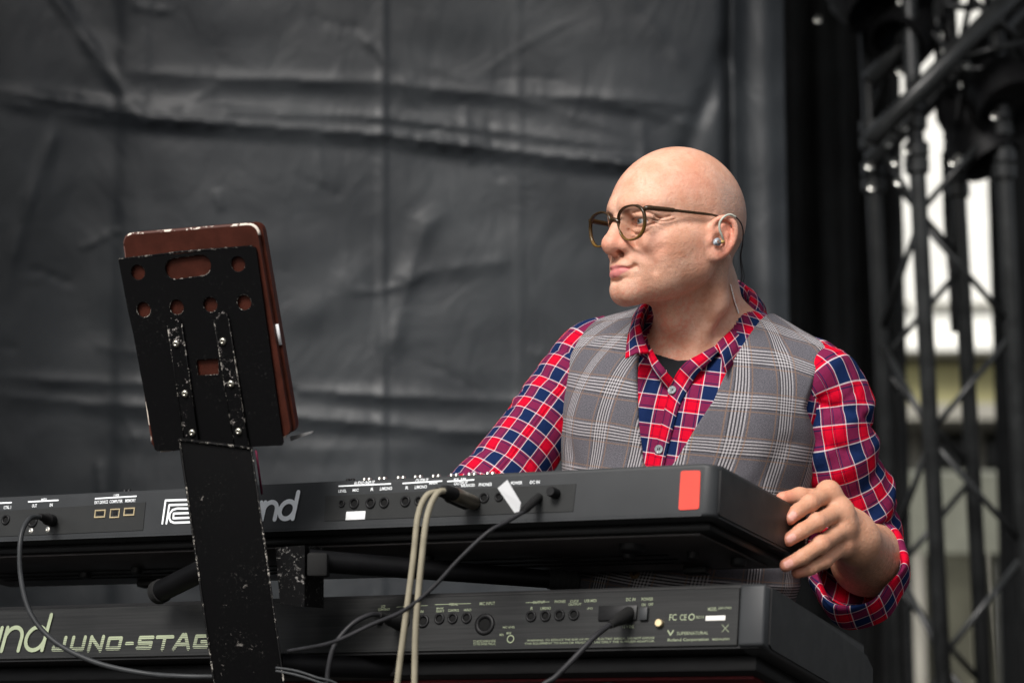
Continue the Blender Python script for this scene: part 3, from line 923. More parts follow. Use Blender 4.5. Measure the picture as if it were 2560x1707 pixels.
# ---- lower keyboard
LO = Board('stage_synthesizer', (1912, 1457), 2.967, (0, 1517), 2.967 * 163 / 138.0, 11.0)
LL, LD, LH = 1.36, 0.385, 0.080
tag(LO.root, 'lower black synthesizer with pale green lettering and brushed back panel, grey end cap', 'keyboard', 'keyboards on the two-tier stand')
case_block(LO, LL, LD - 0.012, LH, 0.004, MAT_BLACK, 'case')
xe = LO.pt(1851, 1530).x
MB().box(((xe - LL) / 2, -0.0016, -LH / 2 - 0.001), (LL + xe - 0.002, 0.0030, LH - 0.008), None, 0.0008, 1).build('back_panel', MAT_BRUSHED, LO.root, auto=40)
prof = [(-0.006, -0.002), (0.06, -0.0), (LD - 0.02, -0.012), (LD + 0.010, -0.026), (LD + 0.012, -LH + 0.012), (LD - 0.03, -LH - 0.004), (0.02, -LH - 0.002), (-0.006, -LH + 0.002)]
Mx = Matrix(((0, 0, 1, 0), (1, 0, 0, 0), (0, 1, 0, 0), (0, 0, 0, 1)))
o = MB().prism([(a, b) for a, b in prof], xe, 0.004, Mx, 0.004, 3).build('end_cap', MAT_CASE, LO.root, auto=40)
MB().prism([(0.010, -0.004), (0.06, -0.003), (LD - 0.02, -0.015), (LD + 0.006, -0.028), (LD + 0.008, -LH + 0.014), (LD - 0.03, -LH), (0.02, -LH + 0.002), (0.010, -LH + 0.006)], 0.0036, 0.0062, Mx).build('side_shade', MAT_BLACK, LO.root, auto=40)  # black slab: shade on the cap's outer side, put in as colour
MB().box((-LL / 2, LD / 2 + 0.01, -LH - 0.011), (LL - 0.04, LD - 0.05, 0.020), None, 0.003).build('chassis', MAT_BLACK, LO.root, auto=40)
MB().box((-LL / 2, LD / 2 + 0.02, -LH - 0.0230), (LL - 0.07, LD - 0.09, 0.0036)).build('base_plate', MAT_REDBOUNCE, LO.root)
for xx in (-0.24, -1.1):
    MB().lathe([(0, 0.012), (0.015, 0.012), (0.018, 0.0), (0.018, -0.001)], Matrix.Translation((xx, 0.09, -LH - 0.024)) @ Matrix.Rotation(math.pi, 4, 'X'), 18).build('foot', MAT_BLACK, LO.root, auto=40)
add_keys(LO, LL, LD, 0.001, 50, -0.09)
GP = MAT_GREENPRINT
for px, py in ((1099, 1546), (1132, 1545), (1167, 1544)): jack(LO, px, py, 13, -0.0031)
for px, py in ((1328, 1540), (1364, 1539), (1399, 1537), (1435, 1536)): jack(LO, px, py, 13, -0.0031)
jack(LO, 1212, 1560, 25, -0.0031, name='combo_socket'); jack(LO, 1058, 1552, 15, -0.0031, name='midi_socket'); jack(LO, 1010, 1555, 15, -0.0031, name='midi_socket')
for px, py, r in ((1197, 1536, 4), (1232, 1585, 5), (1050, 1580, 5), (1342, 1570, 5), (1654, 1530, 6)): screw(LO, px, py, r)
knob(LO, 951, 1553, 8, 0.010, off=-0.0030)
usb_port(LO, 1475, 1546, 29, 30, 'b')
box_on(LO, 'power_inlet', 1500, 1515, 1596, 1552, -0.006, -0.003, MAT_BLACK, 0.001)
box_on(LO, 'power_switch', 1604, 1520, 1624, 1552, -0.008, -0.003, MAT_CASE, 0.001)
knob(LO, 1650, 1558, 10, 0.006, MAT_BRASS, 'ground_terminal', -0.0030)
pr = -0.0036
for t, px, py, h, w in (('PEDAL', 1134, 1510, 6, 22), ('BANK', 1100, 1520, 5, 18), ('SELECT', 1100, 1527, 5, 20), ('CONTROL', 1134, 1525, 6, 28), ('HOLD', 1169, 1524, 6, 18), ('MIC INPUT', 1218, 1508, 8, 38),
                        ('OUTPUT', 1347, 1505, 7, 30), ('R', 1329, 1520, 7, 6), ('L/MONO', 1364, 1520, 7, 26), ('PHONES', 1400, 1503, 7, 27), ('CLICK', 1436, 1502, 6, 22), ('OUTPUT', 1437, 1510, 6, 32), ('USB MIDI', 1476, 1501, 7, 30), ('(PC)', 1475, 1520, 6, 13),
                        ('DC IN', 1577, 1498, 8, 23), ('POWER', 1618, 1497, 8, 29), ('ON', 1609, 1511, 7, 10), ('OFF', 1627, 1510, 7, 12), ('FC', 1682, 1543, 16, 18), ('CE', 1708, 1543, 15, 17), ('N111', 1750, 1542, 8, 18),
                        ('LCD', 958, 1515, 6, 10), ('CONTRAST', 960, 1523, 6, 30), ('MIDI', 1025, 1516, 6, 12), ('OUT', 1004, 1530, 6, 12), ('IN', 1055, 1528, 6, 7),
                        ('MODEL', 1781, 1522, 9, 22), ('JUNO-STAGE', 1812, 1519, 7, 33), ('Roland Corporation', 1720, 1598, 9, 102), ('MADE IN JAPAN', 1802, 1597, 7, 42), ('MIC LEVEL', 1272, 1567, 5, 30), ('MIN', 1254, 1586, 6, 10), ('MAX', 1272, 1582, 6, 12),
                        ('12 V DC', 1570, 1566, 7, 28)):
    put_text(LO, t, px, py, h, w, GP, off=pr, bold=0.01)
put_text(LO, 'WARNING: TO REDUCE THE RISK OF FIRE OR ELECTRIC SHOCK, DO NOT EXPOSE', 1475, 1597, 6, 318, GP, off=pr)
put_text(LO, 'THIS EQUIPMENT TO RAIN OR MOISTURE. USE ONLY THE SUPPLIED ADAPTOR.', 1472, 1605, 6, 325, GP, off=pr)
put_text(LO, 'TO AVOID DAMAGE REFER', 1211, 1602, 6, 56, GP, off=pr); put_text(LO, 'TO THE OWNER MANUAL', 1211, 1609, 6, 56, GP, off=pr)
put_text(LO, 'SUPERNATURAL', 1731, 1582, 8, 78, GP, off=pr)
strokes_obj(LO, 'printed_mark', [arc(LO.pt(1732, 1543).x, LO.pt(1732, 1543).z, 0.0036, 0.0036, 0, 360, 18), arc(LO.pt(1280, 1598).x, LO.pt(1280, 1598).z, 0.0046, 0.0046, 0, 360, 18)], 0.0014, GP, pr)
strokes_obj(LO, 'printed_mark', [[(LO.pt(1673, 1577).x, LO.pt(1673, 1577).z), (LO.pt(1679, 1588).x, LO.pt(1679, 1588).z), (LO.pt(1686, 1577).x, LO.pt(1686, 1577).z)]], 0.0018, GP, pr)
for a, b in (((1091, 1512), (1180, 1509)), ((1318, 1507), (1376, 1505)), ((995, 1518), (1072, 1514)), ((1808, 1562), (1824, 1580)), ((1824, 1562), (1808, 1580))):
    p, q2 = LO.pt(*a), LO.pt(*b); strokes_obj(LO, 'printed_line', [[(p.x, p.z), (q2.x, q2.z)]], 0.0007, GP, pr)
box_on(LO, 'serial_label', 1767, 1540, 1816, 1552, -0.0042, -0.0034, MAT_KEYW, 0.0002)
# big maker lettering and the striped model name
xh = abs(LO.pt(60, 1572).z - LO.pt(60, 1630).z)
letters_and(LO, -52, 1629, xh, xh * 1.16, GP, 0.0058, 'and', 0.16).location = (0, -0.0034, 0)
def block_letters(B, txt, px0, py0, px1, py1, mat):
    a = B.pt(px0, py1); b = B.pt(px1, py0)
    Wt = b.x - a.x; Ht = abs(b.z - a.z); sl = 0.14
    G = {'J': [[(.75, 1), (.75, .14), (.1, .14), (.1, .3)]], 'U': [[(.1, 1), (.1, .14), (.85, .14), (.85, 1)]], 'N': [[(.1, 0), (.1, 1)], [(.1, .95), (.85, .05)], [(.85, 0), (.85, 1)]],
         'O': [[(.1, .14), (.1, .86), (.85, .86), (.85, .14), (.1, .14)]], '-': [[(.15, .45), (.65, .45)]],
         'S': [[(.88, .86), (.1, .86), (.1, .50), (.85, .50), (.85, .14), (.05, .14)]], 'T': [[(0, .86), (.95, .86)], [(.48, .86), (.48, 0)]],
         'A': [[(.02, 0), (.40, 1)], [(.93, 0), (.55, 1)], [(.42, .88), (.53, .88)], [(.2, .3), (.75, .3)]], 'G': [[(.85, .72), (.85, .86), (.1, .86), (.1, .14), (.85, .14), (.85, .48), (.5, .48)]],
         'E': [[(.85, .86), (.1, .86), (.1, .14), (.85, .14)], [(.1, .5), (.75, .5)]]}
    n = len(txt); cw = Wt / (n - 0.35)
    S = []; x = 0
    for ch in txt:
        wch = cw * (0.62 if ch == '-' else 0.86)
        for st in G[ch]:
            S.append([(a.x + x + wch * u + sl * v * Ht, Ht * v) for u, v in st])
        x += cw * (0.68 if ch == '-' else 1.0)
    o = strokes_obj(B, 'model_lettering', S, Ht * 0.27, mat, -0.0034)
    o.location = (0, 0, a.z)
    sh = (b.z - B.pt(px0, py0).z) / Wt
    return o
p0, p1 = LO.pt(130, 1632), LO.pt(130, 1586)
block_letters(LO, 'JUNO-STAGE', 131, 1584, 583, 1629, make_stripeprint(-0.002, abs(p1.z - p0.z) * 1.05))
# ------------------------------------------------------------------ keyboard stand with tablet holder
def make_scuffed(name, amount, chip=(0.52, 0.47, 0.45)):
    m, b = mat_begin(name)
    co = coord('Object')
    a = noise(130, 5, 0.8, co, 0.8); c = noise(14, 3, 0.6, co); fine = noise(330, 2, 0.6, co)
    scr = noise(60, 3, 0.6, mapping(co, (6, 6, 0.6)), 1.5)
    chips = (a + c * 0.35 - 0.175).ss(0.62 - amount * 0.10, 0.66 - amount * 0.10)
    dust = fine.ss(0.60, 0.75) * c.ss(0.35, 0.65) * 0.16
    base = cmix(dust, (0.0030, 0.0030, 0.0033), (0.10, 0.098, 0.092))
    plug(b, 'Base Color', cmix(chips, base, chip))
    plug(b, 'Roughness', 0.5 + chips * 0.2); plug(b, 'Specular IOR Level', 0.08); plug(b, 'Normal', bump(a * 0.4 + fine * 0.3, 0.25, 0.0008))
    return m
MAT_COL = make_scuffed('scuffed_black_column', -0.42, (0.14, 0.13, 0.12)); MAT_STRAP = make_scuffed('chipped_black_strap', 0.08, (0.38, 0.345, 0.33))
MAT_RIM = make_scuffed('worn_edge_metal', 0.75, (0.30, 0.28, 0.25)); MAT_PLATE = make_scuffed('black_plate_paint', -1.2, (0.15, 0.14, 0.13))
MAT_TUBE = simple('black_tube', (0.003, 0.003, 0.0035), 0.5, var=0.2, nscale=20, spec=0.15)
MAT_RUBBER = simple('black_rubber', (0.010, 0.010, 0.010), 0.8, var=0.15)
stand_foot = at(640, 1707, 3.165)
stand = empty('keyboard_stand', (stand_foot.x + 0.06, stand_foot.y + 0.15, 0.0))
tag(stand, 'scuffed black column keyboard stand with tube arms carrying both keyboards', 'keyboard stand')
so_ = stand.location.copy()
def sp(px, py, D): return at(px, py, D) - so_
# column: leans away from the player
TL, TR = sp(446, 1099, 3.085), sp(631, 1121, 3.060)
BL, BR = sp(533, 1707, 3.175), sp(713, 1707, 3.150)
dn = (BL - TL) / (TL.z - BL.z)
BL2, BR2 = BL + dn * (BL.z - 0.04), BR + dn * (BR.z - 0.04)
back = Vector((-0.16, 0.95, 0.25)).normalized() * 0.052
mb = MB()
v = [mb.bm.verts.new(p) for p in (TL, TR, BR2, BL2, TL + back, TR + back, BR2 + back, BL2 + back)]
for f in ((0, 1, 2, 3), (7, 6, 5, 4), (0, 4, 5, 1), (1, 5, 6, 2), (3, 2, 6, 7), (0, 3, 7, 4)): mb.bm.faces.new([v[i] for i in f])
bmesh.ops.bevel(mb.bm, geom=list(mb.bm.edges), offset=0.004, segments=2, affect='EDGES', profile=0.5)
bmesh.ops.subdivide_edges(mb.bm, edges=list(mb.bm.edges), cuts=3, use_grid_fill=True)
col_o = mb.build('column', MAT_COL, stand, auto=35)
def edge_bar(name, a, b, r, mat, par=None, n=8): return MB().tube([a, b], r, n).build(name, mat, par or stand, smooth=True)
fr = Vector((-0.0, -0.0008, 0))
edge_bar('worn_edge', TL + fr, TR + fr, 0.0018, MAT_RIM); edge_bar('worn_edge', TL + Vector((0.0016, -0.0006, 0)), BL2 + Vector((0.0016, -0.0006, 0)), 0.0012, MAT_RIM); edge_bar('worn_edge', TR + Vector((-0.0012, -0.0006, 0)), BR2 + Vector((-0.0012, -0.0006, 0)), 0.0012, MAT_RIM)
MAT_MAG = simple('dark_magenta_tape', (0.09, 0.005, 0.025), 0.6)
edge_bar('magenta_strip', sp(640, 1125, 3.085), sp(655, 1235, 3.10), 0.0014, MAT_MAG)
# feet
for a in (-1, 1):
    MB().box((0.02, 0, 0.018), (0.07, 0.62, 0.035), Matrix.Translation((BL2.x + 0.05, BL2.y + 0.10, 0)) @ Matrix.Rotation(math.radians(-28 + a * 34), 4, 'Z'), 0.008).build('base_leg', MAT_COL, stand, auto=40)
# arms
def tube_arm(a, b, r0, r1, capL, name='arm'):
    o = MB().tube([a, a.lerp(b, 0.5), b], [r0, (r0 + r1) / 2, r1], 20).build(name, MAT_TUBE, stand, auto=50)
    d = (b - a).normalized()
    prof = []
    for i in range(8): prof += [(r1 * 1.12, i * capL / 8), (r1 * 1.12, (i + 0.7) * capL / 8), (r1 * 1.06, (i + 0.85) * capL / 8)]
    M = Matrix.Translation(b - d * capL * 0.9) @ d.to_track_quat('Z', 'Y').to_matrix().to_4x4()
    MB().lathe([(r1 * 1.0, -0.001)] + prof + [(r1 * 1.02, capL * 1.02), (0, capL * 1.03)], M, 20).build('end_cap', MAT_RUBBER, o, auto=40)
    return o
tube_arm(sp(770, 1400, 3.120), sp(1436, 1452, 3.215), 0.0145, 0.0118, 0.040)
tube_arm(sp(560, 1398, 3.190), sp(396, 1480, 3.330), 0.0150, 0.0150, 0.012)
tube_arm(sp(700, 1660, 3.190), sp(1480, 1690, 3.330), 0.0150, 0.0130, 0.040)
MB().box((0, 0, 0), (0.026, 0.04, 0.030), Matrix.Translation(sp(796, 1412, 3.115)), 0.003).build('arm_clamp', MAT_RUBBER, stand, auto=40)
q = [sp(688, 1368, 3.115), sp(762, 1362, 3.105), sp(761, 1516, 3.110), sp(700, 1510, 3.120)]
mb = MB(); vv = [mb.bm.verts.new(p) for p in q] + [mb.bm.verts.new(p + Vector((0.02, 0.06, 0))) for p in q]
for f in ((0, 1, 2, 3), (7, 6, 5, 4), (0, 4, 5, 1), (1, 5, 6, 2), (2, 6, 7, 3), (3, 7, 4, 0)): mb.bm.faces.new([vv[i] for i in f])
mb.build('bracket', make_scuffed('scuffed_bracket', 0.2, (0.22, 0.21, 0.20)), stand, auto=40)

# ---- tablet holder plate bolted to the column
pc = at(508, 872, 3.068)
up = Vector((-0.155, -0.24, 1.0)).normalized()
exx = Vector((0.94, -0.34, 0.09)); exx = (exx - up * exx.dot(up)).normalized()
nn = exx.cross(up).normalized()                              # towards the camera
if nn.y > 0: nn = -nn
HM = Matrix((exx, up, nn)).transposed().to_4x4(); HM.translation = pc
HMi = HM.inverted()
def hp(px, py, off=0.0):
    o = HMi @ Vector((0, 0, CAM_Z)); d = (HMi @ at(px, py, 3.0)) - o
    t = (off - o.z) / d.z
    p = o + d * t
    return (p.x, p.y)
def c4(cx, cy, off=0.0): return hp(250 + cx / 2.3757, 520 + cy / 2.3757, off)
holder = empty('tablet_holder'); holder.matrix_world = HM
tag(holder, 'black perforated metal tablet holder plate with two chipped straps atop the stand', 'tablet holder')
def plate_mesh(name, outer, holes, z0, z1, mat, parent):
    cu = bpy.data.curves.new('c', 'CURVE'); cu.dimensions = '2D'; cu.fill_mode = 'BOTH'; cu.extrude = (z1 - z0) / 2
    for loop in [outer] + holes:
        s = cu.splines.new('POLY'); s.points.add(len(loop) - 1); s.use_cyclic_u = True
        for p, q in zip(s.points, loop): p.co = (q[0], q[1], 0, 1)
    o = bpy.data.objects.new('c', cu); C.objects.link(o); _lay.update()
    me = bpy.data.meshes.new_from_object(o.evaluated_get(bpy.context.evaluated_depsgraph_get()))
    bpy.data.objects.remove(o); bpy.data.curves.remove(cu)
    me.transform(Matrix.Translation((0, 0, (z0 + z1) / 2)))
    me.materials.clear()
    return link(name, me, mat, parent)
def circ(c, r, n=26): return [(c[0] + r * math.cos(2 * math.pi * k / n), c[1] + r * math.sin(2 * math.pi * k / n)) for k in range(n)]
def pill(c, w, h, n=10):
    r = h / 2; out = []
    for k in range(n + 1):
        a = -math.pi / 2 + math.pi * k / n; out.append((c[0] + w / 2 - r + r * math.cos(a), c[1] + r * math.sin(a)))
    for k in range(n + 1):
        a = math.pi / 2 + math.pi * k / n; out.append((c[0] - w / 2 + r + r * math.cos(a), c[1] + r * math.sin(a)))
    return out
outer = [c4(*p) for p in ((112, 306), (905, 228), (925, 236), (930, 252), (1090, 1390), (1082, 1408), (345, 1442), (328, 1432), (200, 745), (165, 590))]
hol = [circ(c4(*p), 0.0103) for p in ((228, 382), (822, 333), (262, 603), (458, 588), (658, 573), (858, 560))]
pw = abs(c4(665, 345)[0] - c4(385, 345)[0]); ph = abs(c4(525, 285)[1] - c4(525, 415)[1])
hol.append(pill(c4(525, 350), pw, ph))
sq = [c4(572, 900), c4(705, 890), c4(708, 988), c4(582, 995)]
hol.append(sq)
plate_mesh('plate', outer, hol, -0.0015, 0.0015, MAT_PLATE, holder)
# worn bright rims round the holes and along the top edge
def rim(name, loop, r, z=0.0010):
    pts = [(p[0], p[1], z) for p in loop] + [(loop[0][0], loop[0][1], z)]
    MB().tube(pts, r, 6, cap=False).build(name, MAT_RIM, holder, smooth=True)
for h_ in hol: rim('hole_edge', h_, 0.0007, 0.0006)
te = [c4(112, 306), c4(400, 272), c4(460, 262), c4(905, 228)]
MB().tube([(p[0], p[1], 0) for p in te], 0.0014, 8).build('worn_edge', MAT_RIM, holder, smooth=True)
for a, b in (((452, 690), (557, 1400)), ((728, 655), (852, 1418))):
    A, B_ = Vector(c4(*a)), Vector(c4(*b)); d = (B_ - A).normalized(); n2 = Vector((-d.y, d.x)); w = 0.0100
    A2 = A
    loop = []
    for k in range(11):
        t = math.pi * k / 10
        loop.append(tuple(A2 - d * w * math.sin(t) * 1.0 + n2 * w * math.cos(t)))
    loop += [tuple(B_ + d * 0.010 - n2 * w), tuple(B_ + d * 0.010 + n2 * w)]
    sobj = plate_mesh('strap', loop, [], 0.0016, 0.0048, MAT_STRAP, holder)
    for sgn in (-1, 1):
        MB().tube([(*(A + n2 * w * sgn), 0.0046), (*(B_ + d * 0.008 + n2 * w * sgn), 0.0046)], 0.0008, 6).build('worn_edge', MAT_RIM, sobj, smooth=True)
MAT_SCREW = simple('nickel_screw', (0.62, 0.59, 0.50), 0.28, metal=1.0)
scr = MB().lathe([(0.0050, 0.0), (0.0048, 0.0014), (0.0036, 0.0030), (0.0014, 0.0036), (0.0013, 0.0022), (0, 0.0022)], None, 16).mesh('screw'); scr.materials.append(MAT_SCREW)
for p in scr.polygons: p.use_smooth = True
for p in ((462, 802), (515, 1098), (558, 1330), (740, 788), (788, 1040), (833, 1322)):
    o = link('screw', scr, None, holder); c = c4(*p); o.location = (c[0], c[1], 0.0046)
# ---- tablet in a worn brown case behind the plate
tab = empty('tablet'); tab.matrix_world = HM
tag(tab, 'tablet in a worn brown leather case resting on the holder plate', 'tablet')
def make_leather():
    m, b = mat_begin('brown_leather')
    co = coord('Object'); n = noise(30, 4, 0.6, co); n2 = noise(420, 3, 0.6, co)
    plug(b, 'Base Color', cmix(n.ss(0.3, 0.7), (0.036, 0.0095, 0.0055), (0.058, 0.0145, 0.0085)))
    plug(b, 'Roughness', (n - 0.5) * 0.2 + 0.5); plug(b, 'Specular IOR Level', 0.14); plug(b, 'Normal', bump(n2, 0.25, 0.0006))
    return m
MAT_LEATHER = make_leather()
def make_wornedge():
    m, b = mat_begin('worn_case_edge')
    co = coord('Object'); n = noise(32, 4, 0.7, co)
    plug(b, 'Base Color', cmix(n.ss(0.50, 0.53), (0.075, 0.028, 0.020), (0.66, 0.58, 0.50))); plug(b, 'Roughness', 0.75)
    return m
MAT_WORN = make_wornedge()
zb = -0.020
tc = [c4(*p, -0.010) for p in ((150, 160), (940, 95), (1150, 1345), (330, 1440))]
tcv = [Vector((p[0], p[1])) for p in tc]
def rq(q, r):
    out = []
    for i in range(4):
        p, a, b = q[i], q[i - 1], q[(i + 1) % 4]
        p0 = p + (a - p).normalized() * r; p1 = p + (b - p).normalized() * r
        for k in range(7):
            t = k / 6; v2 = p0 * (1 - t) ** 2 + p * 2 * t * (1 - t) + p1 * t * t; out.append((v2.x, v2.y))
    return out
lp = rq(tcv, 0.014)
cs = plate_mesh('case_back', lp, [], -0.012, -0.0035, MAT_LEATHER, tab)
bev = cs.modifiers.new('bevel', 'BEVEL'); bev.width = 0.003; bev.segments = 3; bev.limit_method = 'ANGLE'
sh = rq([p * 1.0 + Vector((0.0035, 0.002)) for p in tcv], 0.014)
cf_ = plate_mesh('case_cover', sh, [], -0.024, -0.0135, MAT_LEATHER, tab)
bev = cf_.modifiers.new('bevel', 'BEVEL'); bev.width = 0.003; bev.segments = 3; bev.limit_method = 'ANGLE'
def edge_run(i0, i1, name='worn_edge', z=-0.0065, r=0.0026):
    idx = [k % len(lp) for k in range(i0, i1)]
    MB().tube([(lp[k][0], lp[k][1], z) for k in idx], r, 8).build(name, MAT_WORN, tab, smooth=True)
edge_run(0, 14); edge_run(19, 23); edge_run(26, 29)
t0 = Vector(c4(1050, 690, -0.012)); t1 = Vector(c4(1072, 812, -0.012))
MB().tube([(t0.x, t0.y, -0.012), (t1.x, t1.y, -0.012)], 0.0024, 8).build('tablet_edge', MAT_PAPER, tab, smooth=True)
A = Vector(c4(1085, 1405)); B_ = Vector(c4(1215, 1355))
lip = MB().prism([tuple(A), tuple(B_), tuple(B_ + Vector((0, 0.002))), tuple(A + Vector((0, 0.006)))], -0.030, -0.026).build('support_lip', simple('dull_grey_lip', (0.16, 0.16, 0.16), 0.5), holder)

# ------------------------------------------------------------------ cables
MAT_CBLK = simple('black_cable_sheath', (0.020, 0.020, 0.022), 0.5, var=0.2)
MAT_CGRY = simple('dark_grey_cable_sheath', (0.030, 0.032, 0.034), 0.45, var=0.2)
MAT_CBEI = simple('beige_cable_sheath', (0.25, 0.225, 0.165), 0.6, var=0.12)
MAT_PLUG = simple('dull_nickel_plug', (0.30, 0.26, 0.20), 0.35, metal=0.9)
def cable(name, pts, r, mat, label, group=None):
    """pts: rows px,py,D"""
    P = [tuple(at(*p)) for p in pts]
    S = catmull(P, 16 * len(P))
    root = empty(name, P[0]); o0 = Vector(P[0])
    tag(root, label, 'cable', group)
    MB().tube([Vector(p) - o0 for p in S], r, 10).build('sheath', mat, root, smooth=True)
    return root, o0
def plug_on(root, o0, a, b, prof, mat, name='plug', n=16):
    A, B_ = at(*a), at(*b); d = (B_ - A); L = d.length
    M = Matrix.Translation(A - o0) @ d.to_track_quat('Z', 'Y').to_matrix().to_4x4()
    return MB().lathe([(r, t * L) for r, t in prof], M, n).build(name, mat, root, auto=40)
def dpt(B, px, py, out=0.0):
    """world depth of the panel under a pixel"""
    return (B.M @ B.pt(px, py, -out)).y
dm = dpt(UP, 130, 1300)
r_, o_ = cable('midi_cable', [(100, 1291, dm - 0.045), (72, 1298, dm - 0.07), (52, 1345, dm - 0.09), (52, 1440, dm - 0.10), (78, 1535, dm - 0.11), (140, 1605, dm - 0.12), (240, 1655, dm - 0.13), (360, 1682, dm - 0.14), (470, 1690, dm - 0.16), (600, 1690, dm - 0.16)],
              0.0036, MAT_CGRY, 'dark grey cable looping from the left of the upper keyboard down past the green lettering')
plug_on(r_, o_, (98, 1290, dm - 0.048), (131, 1301, dm - 0.002), [(0, 0), (0.0042, 0), (0.0052, 0.2), (0.0064, 0.55), (0.0085, 0.6), (0.0085, 0.97), (0, 0.97)], MAT_RUBBER)
da = dpt(UP, 1190, 1262)
r_, o_ = cable('audio_cable', [(1095, 1228, da - 0.075), (1066, 1240, da - 0.088), (1045, 1290, da - 0.095), (1033, 1400, da - 0.10), (1012, 1560, da - 0.10), (992, 1720, da - 0.10), (970, 1950, da - 0.1), (940, 2700, da - 0.1), (930, 3440, da - 0.12)],
              0.0040, MAT_CBEI, 'left one of two beige audio cables hanging side by side', 'beige audio cables')
plug_on(r_, o_, (1092, 1227, da - 0.078), (1172, 1262, da - 0.001), [(0, 0), (0.0048, 0), (0.0056, 0.35), (0.0080, 0.38), (0.0080, 0.9), (0.006, 0.95), (0, 0.95)], MAT_RUBBER)
db = dpt(UP, 1185, 1255)
r_, o_ = cable('audio_cable', [(1118, 1226, db - 0.080), (1092, 1234, db - 0.094), (1068, 1290, db - 0.104), (1054, 1400, db - 0.108), (1040, 1560, db - 0.108), (1036, 1720, db - 0.108), (1032, 1950, db - .108), (1010, 2700, db - .11), (990, 3440, db - .13)],
              0.0040, MAT_CBEI, 'right one of two beige audio cables hanging side by side', 'beige audio cables')
plug_on(r_, o_, (1108, 1224, db - 0.085), (1140, 1236, db - 0.055), [(0, 0), (0.0056, 0), (0.0078, 0.3), (0.0082, 1.0), (0, 1.0)], MAT_RUBBER, 'boot')
plug_on(r_, o_, (1134, 1234, db - 0.060), (1186, 1258, db - 0.002), [(0.0086, 0), (0.0092, 0.05), (0.0092, 0.95), (0.0070, 1.0), (0, 1.0)], MAT_PLUG)
dd = dpt(UP, 1345, 1245)
r_, o_ = cable('adaptor_cable', [(1312, 1277, dd - 0.045), (1270, 1302, dd - 0.065), (1220, 1330, dd - 0.075), (1150, 1395, dd - 0.075), (1080, 1470, dd - 0.07), (1010, 1525, dd - 0.06), (930, 1560, dd - 0.04), (830, 1605, dd - 0.02), (720, 1627, dd + 0.04)],
              0.0026, MAT_CBLK, 'thin black adaptor cable with a white tag running down from the upper keyboard')
plug_on(r_, o_, (1305, 1280, dd - 0.048), (1347, 1242, dd - 0.002), [(0, 0), (0.0032, 0), (0.0052, 0.25), (0.0056, 1.0), (0, 1.0)], MAT_RUBBER)
tg = MB(); c = [at(1268, 1199, dd - 0.055), at(1302, 1256, dd - 0.052), at(1298, 1278, dd - 0.050), at(1286, 1281, dd - 0.050), at(1244, 1220, dd - 0.055)]
vs = [tg.bm.verts.new(p - o_) for p in c] + [tg.bm.verts.new(p - o_ + Vector((0.0004, 0.0012, 0))) for p in c]
n5 = len(c); tg.bm.faces.new(vs[:n5]); tg.bm.faces.new(vs[n5:][::-1])
for i in range(n5): tg.bm.faces.new((vs[i], vs[(i + 1) % n5], vs[n5 + (i + 1) % n5], vs[n5 + i]))
tg.build('white_tag', MAT_PAPER, r_)
dl = dpt(LO, 1000, 1560)
r_, o_ = cable('midi_cable', [(955, 1538, dl - 0.05), (925, 1536, dl - 0.065), (880, 1560, dl - 0.075), (838, 1610, dl - 0.08), (822, 1665, dl - 0.08), (818, 1720, dl - 0.08), (816, 1900, dl - 0.08), (810, 2600, dl - 0.06), (800, 3380, dl - 0.05)],
              0.0034, MAT_CBLK, 'black cable curving down from the lower keyboard beside the stand column')
plug_on(r_, o_, (948, 1536, dl - 0.055), (1002, 1562, dl - 0.003), [(0, 0), (0.0040, 0), (0.0060, 0.4), (0.0078, 0.45), (0.0080, 0.97), (0, 0.97)], MAT_RUBBER)
dp = dpt(LO, 1572, 1530)
r_, o_ = cable('power_cable', [(1530, 1557, dp - 0.04), (1490, 1588, dp - 0.06), (1440, 1640, dp - 0.07), (1390, 1690, dp - 0.07), (1340, 1735, dp - 0.07), (1270, 1900, dp - .07), (1200, 2600, dp - .05), (1150, 3400, dp - .05)],
              0.0036, MAT_CBLK, 'black power cable slanting down from the right of the lower keyboard')
plug_on(r_, o_, (1525, 1562, dp - 0.044), (1574, 1532, dp - 0.003), [(0, 0), (0.0046, 0), (0.0066, 0.3), (0.0085, 0.5), (0.0090, 1.0), (0, 1.0)], MAT_RUBBER)
for k, lab in enumerate(('upper of two thin black cables leaving the foot of the stand column', 'lower of two thin black cables leaving the foot of the stand column')):
    cable('thin_cable', [(690, 1668 + 8 * k, 3.12), (740, 1676 + 10 * k, 3.11), (790, 1692 + 10 * k, 3.10), (850, 1715 + 12 * k, 3.10), (900, 1800, 3.1), (930 + 20 * k, 2500, 3.1), (940 + 30 * k, 3400, 3.12)], 0.0018, MAT_CGRY, lab, 'thin cables at the stand column')
# ------------------------------------------------------------------ the person: head
HEAD_O = np.array(at(1711, 622, 3.30), f32)
def frame(yaw, pitch=0.0, roll=0.0):
    """columns forward, left, up; yaw from -Y towards -X, pitch up, roll towards own left (degrees)"""
    M = Matrix.Rotation(math.radians(-90 - yaw), 3, 'Z')
    M = M @ Matrix.Rotation(math.radians(-pitch), 3, 'Y') @ Matrix.Rotation(math.radians(-roll), 3, 'X')
    return np.array(M, f32)
HEAD_R = frame(57, 0, 1.5)
def to_head(P): return (P - HEAD_O) @ HEAD_R
def from_head(q): return np.asarray(q, f32) @ HEAD_R.T + HEAD_O

